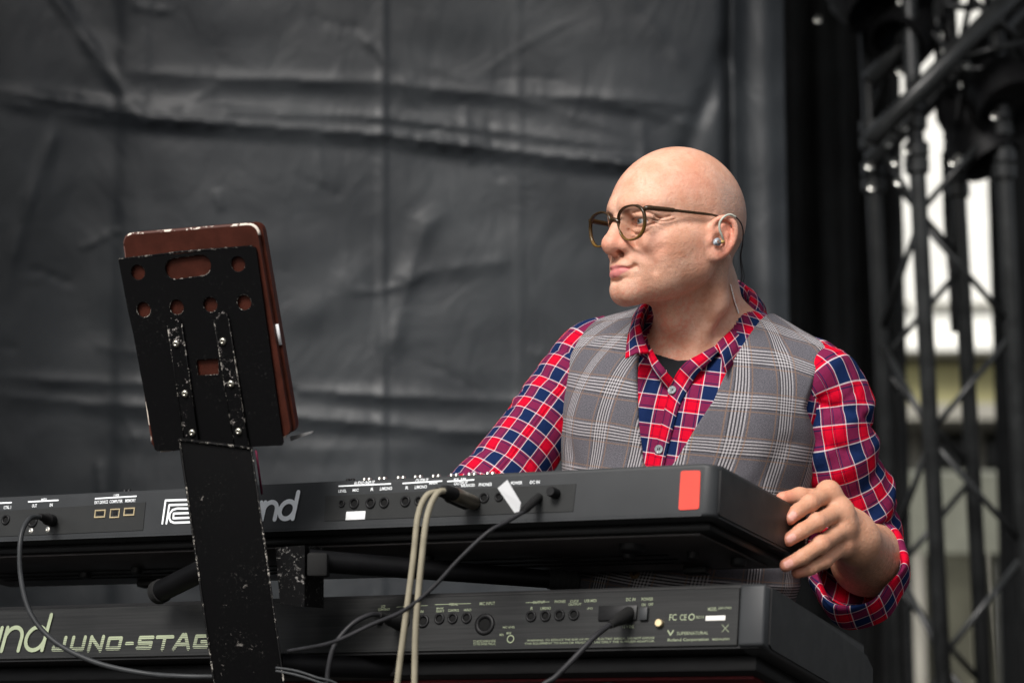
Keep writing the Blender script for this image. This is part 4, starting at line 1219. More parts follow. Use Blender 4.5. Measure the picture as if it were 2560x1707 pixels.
EYE_C = (0.0895, 0.0325, 0.0240); EYE_R = 0.0123
def face_detail(P, d):
    x, y, z = P[..., 0], P[..., 1], P[..., 2]
    Q = P.copy(); Q[..., 1] = np.sqrt(y * y + 1e-6); ay = Q[..., 1]
    # eye sockets, eyelids
    d = smax(d, -ell(Q, (0.1080, 0.0310, 0.0235), (0.0170, 0.0225, 0.0125), rotm('Z', -18)), 0.014)
    e = np.asarray(EYE_C, f32)
    lid = np.sqrt(((Q - e) ** 2).sum(-1)) - (EYE_R + 0.0017)
    d = smin(d, lid, 0.006)
    d = smin(d, cap(Q, (0.1005, 0.024, 0.0350), (0.0880, 0.048, 0.0320), 0.0046, 0.0052), 0.009)   # upper lid fold
    d = smin(d, cap(Q, (0.0995, 0.024, 0.0105), (0.0890, 0.044, 0.0115), 0.0040, 0.0038), 0.008)  # bag below
    slit = ell(Q, (0.1000, 0.0315, 0.0236), (0.018, 0.0132, 0.0037), rotm('Z', -14))
    d = smax(d, -slit, 0.0018)
    ball = np.sqrt(((Q - e) ** 2).sum(-1)) - (EYE_R - 0.0012)
    d = np.minimum(d, ball)
    # nose
    n = cap(P, (0.1040, 0, 0.034), (0.1235, 0, -0.0020), 0.0085, 0.0105)
    n = smin(n, ell(P, (0.1235, 0, -0.0075), (0.0128, 0.0132, 0.0118)), 0.010)
    n = smin(n, ell(Q, (0.1080, 0.0150, -0.0090), (0.0130, 0.0075, 0.0090)), 0.009)
    n = smin(n, ell(P, (0.1010, 0, 0.004), (0.0190, 0.0155, 0.030)), 0.012)
    n = smin(n, cap(P, (0.125, 0, -0.0145), (0.108, 0, -0.0190), 0.0050, 0.0055), 0.006)
    d = smin(d, n, 0.007)
    d = smax(d, -ell(Q, (0.1140, 0.0090, -0.0180), (0.0092, 0.0044, 0.0062), rotm('Z', 16)), 0.0020)
    d = d + groove(Q, [(0.1080, 0.0235, -0.002), (0.0990, 0.0235, -0.0090), (0.0970, 0.0205, -0.0165)], 0.0028, 0.0016)
    # mouth: lips pressed together and pushed forward, the near corner drawn up
    tw = np.clip(y / 0.025, -1, 1) * 0.0006 + 0.0 * ay
    L = P.copy(); L[..., 2] = z - tw; L[..., 1] = ay
    d = smin(d, chain(L, [(0.1140, 0.000, -0.0350), (0.1125, 0.008, -0.0350), (0.1030, 0.0215, -0.0378)], [0.0056, 0.0056, 0.0030], 0.004), 0.005)
    d = smin(d, chain(L, [(0.1135, 0.000, -0.0455), (0.1105, 0.010, -0.0450), (0.1020, 0.0205, -0.0418)], [0.0066, 0.0062, 0.0034], 0.004), 0.005)
    d = d + groove(L, [(0.1210, 0.0, -0.0400), (0.1185, 0.010, -0.0394), (0.1095, 0.018, -0.0396), (0.1035, 0.0235, -0.0385)], 0.0016, 0.0036)
    d = d + groove(L, [(0.1040, 0.0245, -0.0375), (0.1010, 0.0275, -0.0400)], 0.0040, 0.0022)
    d = d + groove(P, [(0.1165, 0, -0.0215), (0.1165, 0, -0.0290)], 0.0030, 0.0012)               # philtrum
    d = d + groove(L, [(0.1130, 0.0, -0.0560), (0.1050, 0.016, -0.0545)], 0.0055, 0.0036)          # under the lower lip
    # smile fold, crow's feet, lines under the eye: laid out along an oblique direction of the head
    r_ = -0.8 * x + 0.6 * ay; u_ = 0.982 * z + 0.187 * (0.6 * x + 0.8 * ay)
    G = np.stack([r_, u_, np.zeros_like(r_)], -1).astype(f32)
    def gl(pts, w, dep):
        return groove(G, [((cx - 1140) / 5802.0 + 0.045, (830 - cy) / 5802.0 + 0.011, 0.0) for cx, cy in pts], w / 5802.0, dep)
    for pts, w, dep in (([(640, 650), (690, 664), (740, 668), (800, 650)], 8, 0.0016), ([(640, 676), (700, 697), (780, 692)], 8, 0.0013), ([(645, 632), (705, 640), (770, 622)], 8, 0.0011),
                        ([(600, 715), (660, 712), (720, 735)], 8, 0.0009), ([(470, 690), (520, 712), (580, 702), (635, 685)], 8, 0.0014), ([(440, 735), (500, 765), (560, 758), (620, 725)], 11, 0.0018),
                        ([(480, 600), (540, 588), (610, 600), (690, 640)], 9, 0.0016), ([(478, 822), (520, 872), (580, 925), (630, 980), (650, 1040)], 34, 0.0022),
                        ([(450, 1034), (480, 1026), (502, 1010)], 13, 0.0024), ([(490, 1000), (522, 1040), (522, 1090)], 24, 0.0015), ([(560, 900), (640, 912), (690, 880)], 40, 0.0012)):
        d = d + gl(pts, w, dep)
    return d
HELIX = catmull([(0.0040, 0.0800, 0.0065, .0022), (0.0085, 0.0800, 0.0180, .0030), (0.0020, 0.0840, 0.0290, .0034), (-0.0085, 0.0900, 0.0320, .0036),
                 (-0.0185, 0.0955, 0.0255, .0036), (-0.0215, 0.0965, 0.0130, .0035), (-0.0200, 0.0935, -0.0010, .0035), (-0.0145, 0.0885, -0.0125, .0035), (-0.0065, 0.0835, -0.0200, .004)], 28)
def head_sdf(P):
    """P in head frame: x forward, y to the person's left, z up, origin between the ear canals"""
    x, y, z = P[..., 0], P[..., 1], P[..., 2]
    Q = P.copy(); Q[..., 1] = np.sqrt(y * y + 1e-6)          # mirrored
    ay = Q[..., 1]
    d = ell(P, (0.009, 0, 0.0595), (0.0915, 0.0760, 0.0815))
    d = smin(d, ell(P, (-0.020, 0, 0.035), (0.062, 0.066, 0.066)), 0.03)
    d = smin(d, ell(P, (0.045, 0, 0.050), (0.0625, 0.061, 0.052)), 0.03)       # forehead
    d = smin(d, cap(Q, (0.1045, 0.012, 0.0460), (0.0820, 0.046, 0.0470), 0.0112, 0.0095), 0.02)   # brow
    d = smin(d, ell(P, (0.046, 0, -0.008), (0.053, 0.058, 0.060)), 0.03)       # mid face
    d = smin(d, ell(Q, (0.066, 0.046, 0.001), (0.024, 0.018, 0.0155), rotm('Z', -35)), 0.02)  # cheek bone
    d = smin(d, cap(Q, (0.066, 0.054, 0.003), (0.008, 0.067, 0.008), 0.011, 0.010), 0.02)
    d = smin(d, ell(Q, (0.0785, 0.0300, -0.0160), (0.0195, 0.0165, 0.018)), 0.018)  # cheek beside the nose
    d = smin(d, ell(Q, (0.046, 0.041, -0.026), (0.034, 0.0215, 0.032)), 0.03)
    d = smin(d, ell(Q, (0.0800, 0.0365, -0.0085), (0.0165, 0.0150, 0.0135)), 0.010)      # raised cheek
    d = smin(d, ell(Q, (0.030, 0.050, -0.012), (0.036, 0.0195, 0.032)), 0.025)
    d = smin(d, ell(P, (0.0765, 0, -0.038), (0.0335, 0.034, 0.031)), 0.018)      # muzzle
    d = smin(d, chain(Q, [(0.006, 0.058, -0.008), (0.018, 0.0500, -0.035), (0.062, 0.0325, -0.0560), (0.094, 0.011, -0.0700)],
                      [0.013, 0.0130, 0.0135, 0.0130], 0.02), 0.024)           # jaw
    d = smin(d, ell(P, (0.048, 0, -0.040), (0.055, 0.044, 0.028)), 0.03)
    d = smin(d, ell(P, (0.0965, 0, -0.0685), (0.0180, 0.0225, 0.0155)), 0.018)  # chin
    m = (x > 0.055) & (z < 0.075) & (np.abs(d) < 0.03)
    if m.any(): d[m] = face_detail(P[m], d[m])
    # ear
    bb = (np.abs(x) < 0.045) & (np.abs(z) < 0.05) & (ay > 0.055) & (d < 0.05)
    if bb.any():
        R = (Q[bb] - np.array((0.0055, -0.001, 0.0005), f32)) * np.array((1.06, 1.0, 1.03), f32)
        pl = ell(R, (-0.0045, 0.0830, 0.0040), (0.0185, 0.0040, 0.0285), rotm('Z', -27))
        pl = smin(pl, ell(R, (0.000, 0.0730, 0.002), (0.014, 0.012, 0.021)), 0.008)
        ah = chain(R, [(-0.0065, 0.0862, 0.0195), (-0.0110, 0.0880, 0.0085), (-0.0105, 0.0872, -0.0050), (-0.0030, 0.0835, -0.0135)], [0.0028, 0.0036, 0.0036, 0.0032], 0.003)
        pl = smin(pl, ah, 0.005)
        pl = smax(pl, -ell(R, (0.0030, 0.0880, -0.0010), (0.0098, 0.0135, 0.0112)), 0.004)
        hx = chain(R, HELIX[:, :3], list(HELIX[:, 3]), 0.002)
        pl = smin(pl, hx, 0.004)
        pl = smin(pl, ell(R, (0.0030, 0.0795, -0.0195), (0.0090, 0.0050, 0.0085), rotm('Z', -27)), 0.008)
        pl = smin(pl, ell(R, (0.0125, 0.0795, -0.0010), (0.0042, 0.0048, 0.0065)), 0.004)
        d[bb] = smin(d[bb], pl, 0.006)
    return d

def head_tint(P):
    """masks in head frame: lips, redness, stubble (shaved beard), shaved hair"""
    x, y, z = P[:, 0], P[:, 1], P[:, 2]; ay = np.abs(y)
    tw = np.clip(y / 0.025, -1, 1) * 0.0006 + 0.0 * ay; zz = z - tw
    top = -0.0322 - 0.06 * ay + 0.0012 * np.exp(-(y / 0.0025) ** 2) * -1
    up = -0.0340 - (ay / 0.022) ** 2 * 0.0065 - 0.0008 * np.exp(-(ay / 0.002) ** 2)
    lo = -0.0510 + (ay / 0.022) ** 2 * 0.0085
    lips = np.clip((up - zz) / 0.0012 + .5, 0, 1) * np.clip((zz - lo) / 0.0015 + .5, 0, 1) * (x > 0.095) * np.clip((0.0225 - ay) / 0.003, 0, 1)
    red = 0.9 * np.exp(-(((x - 0.120) / 0.018) ** 2 + (y / 0.02) ** 2 + ((z + 0.008) / 0.016) ** 2))
    red += 0.5 * np.exp(-(((x - 0.075) / 0.03) ** 2 + ((ay - 0.045) / 0.02) ** 2 + ((z + 0.012) / 0.02) ** 2))
    red += 0.8 * np.exp(-(((ay - 0.092) / 0.010) ** 2)) * (np.abs(z) < 0.045) * (np.abs(x) < 0.04)
    red += 0.35 * np.exp(-(((x - 0.04) / 0.03) ** 2 + ((ay - 0.065) / 0.03) ** 2 + ((z - 0.075) / 0.022) ** 2))
    beard = np.clip((-0.018 - z - 0.25 * np.maximum(0.075 - x, 0)) / 0.02, 0, 1) * np.clip((x + 0.0) / 0.02, 0, 1)
    beard *= np.clip((z + 0.125) / 0.03, 0, 1) * (1 - lips)
    moust = np.exp(-(((z + 0.026) / 0.006) ** 2 + (ay / 0.024) ** 4)) * (x > 0.09)
    beard = np.clip(np.maximum(beard * (1 - 0.55 * np.exp(-(((x - 0.088) / 0.012) ** 2 + ((ay - 0.034) / 0.012) ** 2 + ((z + 0.03) / 0.015) ** 2))), moust), 0, 1)
    hair = np.clip((0.018 - x) / 0.03, 0, 1) * np.clip((0.120 - z + 0.2 * np.minimum(x, 0)) / 0.045, 0, 1) * np.clip((z + 0.062) / 0.02, 0, 1)
    hair *= 1 - np.exp(-(((ay - 0.090) / 0.011) ** 2)) * (np.abs(z) < 0.04) * (np.abs(x) < 0.03)
    r_ = -0.8 * x + 0.6 * ay; u_ = 0.982 * z + 0.187 * (0.6 * x + 0.8 * ay)
    G = np.stack([r_, u_, np.zeros_like(r_)], -1).astype(f32)
    def ln(pts, w):
        q = [((cx - 1140) / 5802.0 + 0.045, (830 - cy) / 5802.0 + 0.011, 0.0) for cx, cy in pts]
        return np.exp(-(chain(G, q, [0.0] * len(q)) / (w / 5802.0)) ** 2) * (x > 0.06)
    lash = np.maximum(ln([(468, 652), (500, 634), (560, 628), (620, 642), (665, 664)], 9), 0.62 * ln([(395, 594), (460, 574), (550, 572), (650, 602)], 17))
    lash = np.maximum(lash, 0.35 * ln([(470, 672), (520, 688), (600, 685), (650, 668)], 8))
    return lips, np.clip(red, 0, 1), beard, np.clip(hair, 0, 1), lash
# ------------------------------------------------------------------ the person: torso, arms, hands
TOR_O = np.array(at(1757, 885, 3.39), f32)
TOR_R = frame(24, -3, 9)
def to_tor(P): return (P - TOR_O) @ TOR_R
def from_tor(q): return np.asarray(q, f32) @ TOR_R.T + TOR_O
def V3(p): return np.array(p, f32)
# joints of the arms (world)
L_SH = V3(at(2040, 1000, 3.36)); L_EL = V3(at(2180, 1412, 3.43)); L_WR = V3(at(2140, 1352, 3.205))
R_SH = V3(at(1470, 980, 3.49)); R_EL = V3(at(1185, 1262, 3.40)); R_WR = V3(at(1330, 1262, 3.24))
def h3(cx, cy, D): return V3(at(1850 + cx / 3.4844, 1150 + cy / 3.4844, D))
MCP = [h3(770, 285, 3.158), h3(875, 440, 3.156), h3(900, 595, 3.156), h3(890, 745, 3.162)]
PIP = [h3(610, 372, 3.120), h3(672, 540, 3.112), h3(702, 735, 3.108), h3(735, 872, 3.122)]
DIP = [h3(500, 445, 3.106), h3(535, 618, 3.096), h3(540, 845, 3.092), h3(610, 945, 3.108)]
TIP = [h3(432, 508, 3.100), h3(424, 692, 3.092), h3(400, 915, 3.086), h3(500, 978, 3.108)]
FR = [(0.0115, 0.0098, 0.0088, 0.0078), (0.0118, 0.0100, 0.0090, 0.0080), (0.0115, 0.0098, 0.0088, 0.0078), (0.0105, 0.0088, 0.0078, 0.0070)]
FR = [tuple(v * 1.09 for v in f) for f in FR]
TH = [h3(1000, 560, 3.215), h3(700, 345, 3.195), h3(520, 322, 3.165), h3(375, 338, 3.150)]

def neck_sdf(P):
    a = from_head((-0.010, 0, 0.0)); b = from_tor((0.000, 0, 0.045))
    m = 0.45 * a + 0.55 * b
    d = chain(P, [a, m, b], [0.053, 0.0505, 0.058], 0.02)
    f1 = from_head((0.034, 0, -0.054)); f2 = from_tor((0.060, 0.0, 0.010))
    d = smin(d, cap(P, f1, f2, 0.026, 0.032), 0.035)                 # throat
    ap = 0.42 * f1 + 0.58 * f2 + np.array((TOR_R[:, 0])) * 0.022
    d = smin(d, np.sqrt(((P - ap) ** 2).sum(-1)) - 0.012, 0.022)
    pit = from_tor((0.088, 0.0, -0.018))
    for s in (1, -1):                                               # neck muscles
        d = smin(d, chain(P, [from_head((-0.018, 0.062 * s, -0.020)), 0.5 * from_head((0.0, 0.056 * s, -0.06)) + 0.5 * from_tor((0.045, 0.040 * s, 0.05)), from_tor((0.082, 0.014 * s, -0.012))],
                          [0.012, 0.0125, 0.0075], 0.02), 0.022)
        d = smin(d, cap(P, from_tor((0.074, 0.02 * s, -0.024)), from_tor((0.048, 0.075 * s, -0.006)), 0.008, 0.006), 0.015)
    return d
def torso_sdf(q):
    """q in torso frame, origin midway between the shoulder joints"""
    Q = q.copy(); Q[..., 1] = np.sqrt(q[..., 1] ** 2 + 1e-5)
    d = ell(q, (-0.010, 0, -0.17), (0.120, 0.168, 0.22))
    d = smin(d, ell(Q, (0.035, 0.065, -0.105), (0.082, 0.100, 0.105)), 0.06)
    d = smin(d, ell(q, (0.020, 0, -0.34), (0.128, 0.160, 0.17)), 0.08)
    d = smin(d, ell(q, (0.000, 0, -0.52), (0.118, 0.168, 0.15)), 0.08)
    d = smin(d, cap(Q, (-0.015, 0.0, 0.000), (-0.012, 0.150, -0.038), 0.062, 0.050), 0.05)
    d = smin(d, cap(Q, (-0.026, 0.035, 0.030), (-0.020, 0.150, -0.008), 0.036, 0.026), 0.05)
    return d
def arms_sdf(P):
    d = cap(P, L_SH, L_EL, 0.040, 0.038)
    mid = 0.72 * L_EL + 0.28 * L_WR
    d = np.minimum(d, chain(P, [L_EL, mid, L_WR], [0.0465, 0.0480, 0.0285], 0.02))
    d = np.minimum(d, cap(P, R_SH, R_EL, 0.040, 0.036))
    d = np.minimum(d, cap(P, R_EL, R_WR, 0.041, 0.027))
    return d
def hand_sdf(P):
    d = None
    wr = L_WR
    fore = (L_WR - L_EL) / np.linalg.norm(L_WR - L_EL)
    pm = smin(cap(P, wr, MCP[1] * .5 + MCP[2] * .5, 0.024, 0.018), cap(P, wr, MCP[0], 0.020, 0.0125), 0.02)
    pm = smin(pm, cap(P, wr, MCP[3], 0.020, 0.0115), 0.02)
    pm = smin(pm, chain(P, MCP, [0.0132, 0.0138, 0.0134, 0.0120]), 0.010)
    for i in range(4):
        f = chain(P, [MCP[i], PIP[i], DIP[i], TIP[i]], FR[i], 0.004)
        kn = np.sqrt(((P - MCP[i]) ** 2).sum(-1)) - FR[i][0] * 1.10
        f = smin(f, kn, 0.006)
        f = smin(f, np.sqrt(((P - PIP[i]) ** 2).sum(-1)) - FR[i][1] * 1.06, 0.005)
        for q, p0, ds in ((PIP[i], MCP[i], (-0.0022, 0.0012)), (DIP[i], PIP[i], (0.0, 0.0022))):      # creases over the joints
            ax_ = (q - p0) / np.linalg.norm(q - p0); al = (P - q) @ ax_
            near = ((P - q) ** 2).sum(-1) < 0.018 ** 2
            for s0 in ds: f = f + near * 0.0008 * np.exp(-((al - s0) / 0.0008) ** 2)
        d = f if d is None else smin(d, f, 0.0028)
    d = smin(d, pm, 0.010)
    th = chain(P, TH, [0.0205, 0.0150, 0.0122, 0.0098], 0.006)
    d = smin(d, th, 0.010)
    d = smin(d, cap(P, wr - fore * 0.05, wr + fore * 0.01, 0.028, 0.026), 0.02)
    return d
R_MCP = [V3(at(1372 + 22 * i, 1262 + 3 * i, 3.175 + .012 * i)) for i in range(4)]
def rhand_sdf(P):
    dirn = np.array((-0.35, -0.62, 0.0), f32); dirn /= np.linalg.norm(dirn)
    d = cap(P, R_WR, R_MCP[1] * .5 + R_MCP[2] * .5, 0.024, 0.017)
    for i in range(4):
        m = R_MCP[i]; p = m + dirn * 0.040 + V3((0, 0, 0.006)); q = p + dirn * 0.022 - V3((0, 0, 0.018)); t = q + dirn * 0.006 - V3((0, 0, 0.020))
        d = smin(d, chain(P, [m, p, q, t], FR[i], 0.004), 0.006)
    t0 = R_WR + dirn * 0.03 - V3((0.02, 0, 0.01)); t1 = t0 + dirn * 0.05 - V3((0.02, 0, 0.015))
    return smin(d, cap(P, t0, t1, 0.015, 0.009), 0.01)
def body_sdf(P, parts='hnta'):
    d = np.full(P.shape[:-1], 1.0, f32)
    if 'h' in parts:
        q = to_head(P)
        m = (np.abs(q) < 0.19).all(-1)
        e = np.sqrt((q * q).sum(-1)) - 0.13
        if m.any(): e[m] = head_sdf(q[m])
        d = e
    if 'n' in parts: d = smin(d, neck_sdf(P), 0.011)
    if 't' in parts: d = smin(d, torso_sdf(to_tor(P)), 0.022)
    if 'a' in parts: d = smin(d, arms_sdf(P), 0.03)
    if 'l' in parts: d = smin(d, hand_sdf(P), 0.012)
    if 'r' in parts: d = np.minimum(d, rhand_sdf(P))
    return d
def raycast(px, py, f, y0=2.6, y1=4.2):
    """where the line of sight through a pixel meets a surface"""
    o = np.array((0, 0, CAM_Z), f32); a = V3(at(px, py, y0)); b = V3(at(px, py, y1))
    T = np.linspace(0, 1, 1200, dtype=f32)[:, None]
    v = f(a + (b - a) * T)
    i = np.argmax(v < 0)
    if v[i] >= 0: i = int(np.argmin(v))
    return a + (b - a) * T[i]

def build_body(mat, parent):
    Vs, Fs, hd = [], [], []; n = 0
    h = 0.00135
    lo = HEAD_O - 0.125; hi = HEAD_O + 0.125
    A = (np.array((lo[0] - .02, lo[1] - .03, HEAD_O[2] - 0.215)), np.array((hi[0] + .02, hi[1] + .03, HEAD_O[2] + 0.155)))
    zz = np.concatenate([rng_axis(A[0][2], HEAD_O[2] - 0.10, 0.0022)[:-1], rng_axis(HEAD_O[2] - 0.10, A[1][2], h)])
    V, F = mesh_sdf(lambda P: body_sdf(P, 'hnt'), rng_axis(A[0][0], A[1][0], h), rng_axis(A[0][1], A[1][1], h), zz)
    Vs.append(V); Fs.append(F); n += len(V); hd.append(np.ones(len(V)))
    hl = np.minimum.reduce(MCP + PIP + DIP + TIP + TH + [L_WR, L_EL]) - 0.03
    hh = np.maximum.reduce(MCP + PIP + DIP + TIP + TH + [L_WR, L_EL]) + 0.03
    Bx = (hl, np.array((hh[0] + .02, L_EL[1] - 0.03, hh[2] + .01)))
    g = 0.0016
    V, F = mesh_sdf(lambda P: body_sdf(P, 'al'), rng_axis(Bx[0][0], Bx[1][0], g), rng_axis(Bx[0][1], Bx[1][1], g), rng_axis(Bx[0][2], Bx[1][2], g))
    Vs.append(V); Fs.append(F + n); n += len(V); hd.append(np.full(len(V), 2.0))
    c = 0.007
    V, F = mesh_sdf(lambda P: body_sdf(P, 'hntalr'), rng_axis(-0.25, 0.75, c), rng_axis(3.05, 3.75, c), rng_axis(0.72, HEAD_O[2] - 0.05, c), lip=1.5)
    ctr = V[F].mean(1)
    def inside(bx, m): return ((ctr > bx[0] + m) & (ctr < bx[1] - m)).all(1)
    near = np.abs(np.minimum(arms_sdf(ctr), hand_sdf(ctr))) < 0.012
    F = F[~(inside(A, 0.008) | (inside(Bx, 0.006) & near))]
    used = np.unique(F); mp = np.full(len(V), -1); mp[used] = np.arange(len(used))
    Vs.append(V[used]); Fs.append(mp[F] + n); hd.append(np.full(len(used), 3.0))
    V = np.concatenate(Vs); F = np.concatenate(Fs); hd = np.concatenate(hd)
    me = mesh_np('body', V, F)
    lips, red, beard, hair, lash = head_tint(to_head(V))
    isH = hd == 1
    lips = lips * isH; beard = beard * isH; hair = hair * isH; lash = lash * isH; red = red * isH
    for i in range(4):   # fingertips and knuckles are pinker
        for q, w, s in ((TIP[i], 0.012, 1.0), (MCP[i], 0.012, 0.5), (PIP[i], 0.010, 0.45)):
            red = np.maximum(red, s * np.exp(-((np.linalg.norm(V - q, axis=1) / w) ** 2)))
    red = np.maximum(red, np.exp(-((np.linalg.norm(V - TH[3], axis=1) / 0.014) ** 2)))
    arm = (hd == 2) * np.clip(((V - L_WR) @ ((L_EL - L_WR) / np.linalg.norm(L_EL - L_WR))) / 0.03 - 0.1, 0, 1)
    nail = np.zeros(len(V)); cam_p = np.array((0, 0, CAM_Z))
    for i in range(3):
        ax_ = (TIP[i] - DIP[i]) / np.linalg.norm(TIP[i] - DIP[i]); c_ = cam_p - TIP[i]; c_ = c_ / np.linalg.norm(c_); c_ = c_ - ax_ * (c_ @ ax_)
        dv = V - (TIP[i] + 0.0 * ax_ + c_ * FR[i][3] + np.array((0.001, 0, 0.001)))
        al = dv @ ax_; ac = np.linalg.norm(dv - al[:, None] * ax_, axis=1)
        nail = np.maximum(nail, np.clip((1.15 - (al / 0.0062) ** 4 - (ac / 0.0048) ** 4) / 0.25, 0, 1) * (hd == 2))
    qh = to_head(V); neckred = isH * np.clip((-0.055 - qh[:, 2]) / 0.02, 0, 1) * np.clip((qh[:, 0] + 0.01) / 0.02, 0, 1)
    set_attr(me, 'tan', (hd == 2) * 1.0); set_attr(me, 'nail', nail); set_attr(me, 'neckred', neckred)
    set_attr(me, 'lips', lips); set_attr(me, 'red', red); set_attr(me, 'beard', beard); set_attr(me, 'hair', hair); set_attr(me, 'armhair', arm); set_attr(me, 'lash', lash)
    return link('body', me, mat, parent, True)
# ------------------------------------------------------------------ cloth materials
def band_line(t, c, w, soft=0.35):
    """1 within w/2 of c"""
    return 1.0 - (t - c).abs().ss(w * 0.5 * (1 - soft), w * 0.5 * (1 + soft))
def make_plaid():
    m, b = mat_begin('plaid_shirt_cotton')
    u, v, _ = sepxyz(coord('UV'))
    p = 0.0200
    red, navy, white, ink = (0.62, 0.003, 0.024), (0.008, 0.020, 0.075), (0.86, 0.78, 0.80), (0.03, 0.004, 0.03)
    def thread(t):
        ph = (t / (2 * p)).mod(1.0)                       # 0-.5 red band, .5-1 navy band
        c = cmix(ph.ss(0.497, 0.503) * (1.0 - ph.ss(0.997, 1.0)), red, navy)
        thin = band_line(ph, 0.090, 0.030).max(band_line(ph, 0.410, 0.030))
        c = cmix(thin * 0.95, c, ink)
        w = band_line(ph, 0.5, 0.030).max(band_line(ph, 0.0, 0.030)).max(band_line(ph, 1.0, 0.030))
        nv_ = ph.ss(0.497, 0.503)
        return c, w, nv_
    cu, wu, nu = thread(u); cv, wv, nv = thread(v)
    tw = ((u + v) / 0.0011).mod(1.0).gt(0.5)
    mixf = 0.5 + (tw - 0.5) * 0.12 + (nv - nu) * 0.22
    col = cmix(mixf, cu, cv)
    col = cmix(wu.max(wv) * 0.52 + wu * wv * 0.40, col, white)
    n = noise(260, 3, 0.6, coord('UV'))
    col = cmix(0.22, col, cmix(n, (0.35, 0.35, 0.35), (1, 1, 1)), 'MULTIPLY')
    plug(b, 'Base Color', col); plug(b, 'Roughness', 0.9); plug(b, 'Specular IOR Level', 0.06)
    h = noise(45, 4, 0.6, coord('UV'), 1.2) * 0.9 + tw * 0.05
    plug(b, 'Normal', bump(h, 0.45, 0.004))
    return m
def make_tweed():
    m, b = mat_begin('checked_wool')
    u, v, _ = sepxyz(coord('UV'))
    blk, wht, org = (0.022, 0.020, 0.022), (0.45, 0.43, 0.44), (0.27, 0.15, 0.075)
    fuzz = noise(1900, 3, 0.8, coord('UV'))
    grey = cmix(fuzz.ss(0.36, 0.64), (0.020, 0.019, 0.0225), (0.188, 0.182, 0.204))
    def thread(t, P, gw, n):
        x = t.mod(P)                                       # group occupies 0..gw
        ingrp = x.lt(gw)
        st = (x / (gw / n)).mod(1.0)
        line = st.ss(0.40, 0.52) * (1.0 - st.ss(0.93, 1.0))
        c = cmix(ingrp, grey, cmix(line, blk, wht))
        o = band_line(x, gw + 0.0034, 0.0017).max(band_line(x, P - 0.0034, 0.0017))
        return c, o, ingrp
    cu, ou, gu = thread(u, 0.0555, 0.0180, 5)
    cv, ov, gv = thread(v, 0.0630, 0.0210, 5)
    tw = ((u - v) / 0.0016).mod(1.0).gt(0.5)
    col = cmix(0.5 + (tw - 0.5) * 0.2 + (gv - gu) * 0.15, cu, cv)
    col = cmix(ou.max(ov) * 0.42, col, org)
    col = cmix(0.5, col, cmix(noise(520, 3, 0.7, coord('UV')).ss(0.35, 0.65), (0.55, 0.55, 0.56), (1.25, 1.23, 1.27)), 'MULTIPLY')
    plug(b, 'Base Color', col); plug(b, 'Roughness', 0.95); plug(b, 'Specular IOR Level', 0.1)
    plug(b, 'Sheen Weight', 0.06); plug(b, 'Sheen Roughness', 0.6)
    plug(b, 'Normal', bump(fuzz * 0.6 + noise(70, 3, 0.6, coord('UV')), 0.35, 0.0015))
    return m
MAT_PLAID = make_plaid(); MAT_TWEED = make_tweed()
MAT_TEE = simple('black_jersey', (0.012, 0.013, 0.015), 0.9, bstr=0.3, bscale=900)
MAT_TROUSER = simple('dark_trouser_cloth', (0.02, 0.02, 0.024), 0.9, bstr=0.3, bscale=700)
MAT_SHOE = simple('black_shoe_leather', (0.015, 0.014, 0.013), 0.4)
MAT_BUTTON = simple('smoky_button_shell', (0.22, 0.25, 0.26), 0.25, var=0.35, nscale=250)
MAT_HORN = simple('brown_horn_button', (0.20, 0.13, 0.075), 0.3, var=0.4, nscale=220)
MAT_THREAD = simple('dark_thread', (0.01, 0.01, 0.014), 0.9)

# ------------------------------------------------------------------ clothes
def poly_sdf(Y, Z, pts):
    """signed distance to a closed polygon in the (y, z) plane, negative inside"""
    d2 = np.full(Y.shape, 1e9, f32); s = np.ones(Y.shape, bool)
    n = len(pts); inside = np.zeros(Y.shape, bool)
    for i in range(n):
        ay, az = pts[i]; by, bz = pts[(i + 1) % n]
        ey, ez = by - ay, bz - az
        t = np.clip(((Y - ay) * ey + (Z - az) * ez) / (ey * ey + ez * ez), 0, 1)
        d2 = np.minimum(d2, (Y - ay - t * ey) ** 2 + (Z - az - t * ez) ** 2)
        c = (az > Z) != (bz > Z)
        with np.errstate(divide='ignore', invalid='ignore'):
            xx = ay + (Z - az) * ey / (ez if abs(ez) > 1e-9 else 1e-9)
        inside ^= c & (Y < xx)
    d = np.sqrt(d2)
    return np.where(inside, -d, d)
VEST_V = [(-0.087, 0.16), (-0.0885, 0.049), (-0.058, -0.011), (-0.040, -0.077), (-0.020, -0.160), (0.000, -0.186),
          (0.026, -0.155), (0.068, -0.065), (0.080, 0.011), (0.088, 0.068), (0.089, 0.16)]
VEST_OUT = [(-0.166, 0.12), (-0.168, 0.030), (-0.186, -0.031), (-0.205, -0.080), (-0.23, -0.15), (-0.23, -0.47), (-0.06, -0.44), (-0.012, -0.47), (0.06, -0.44),
            (0.23, -0.47), (0.23, -0.15), (0.190, -0.110), (0.1745, -0.060), (0.180, -0.004), (0.191, 0.028), (0.192, 0.12)]
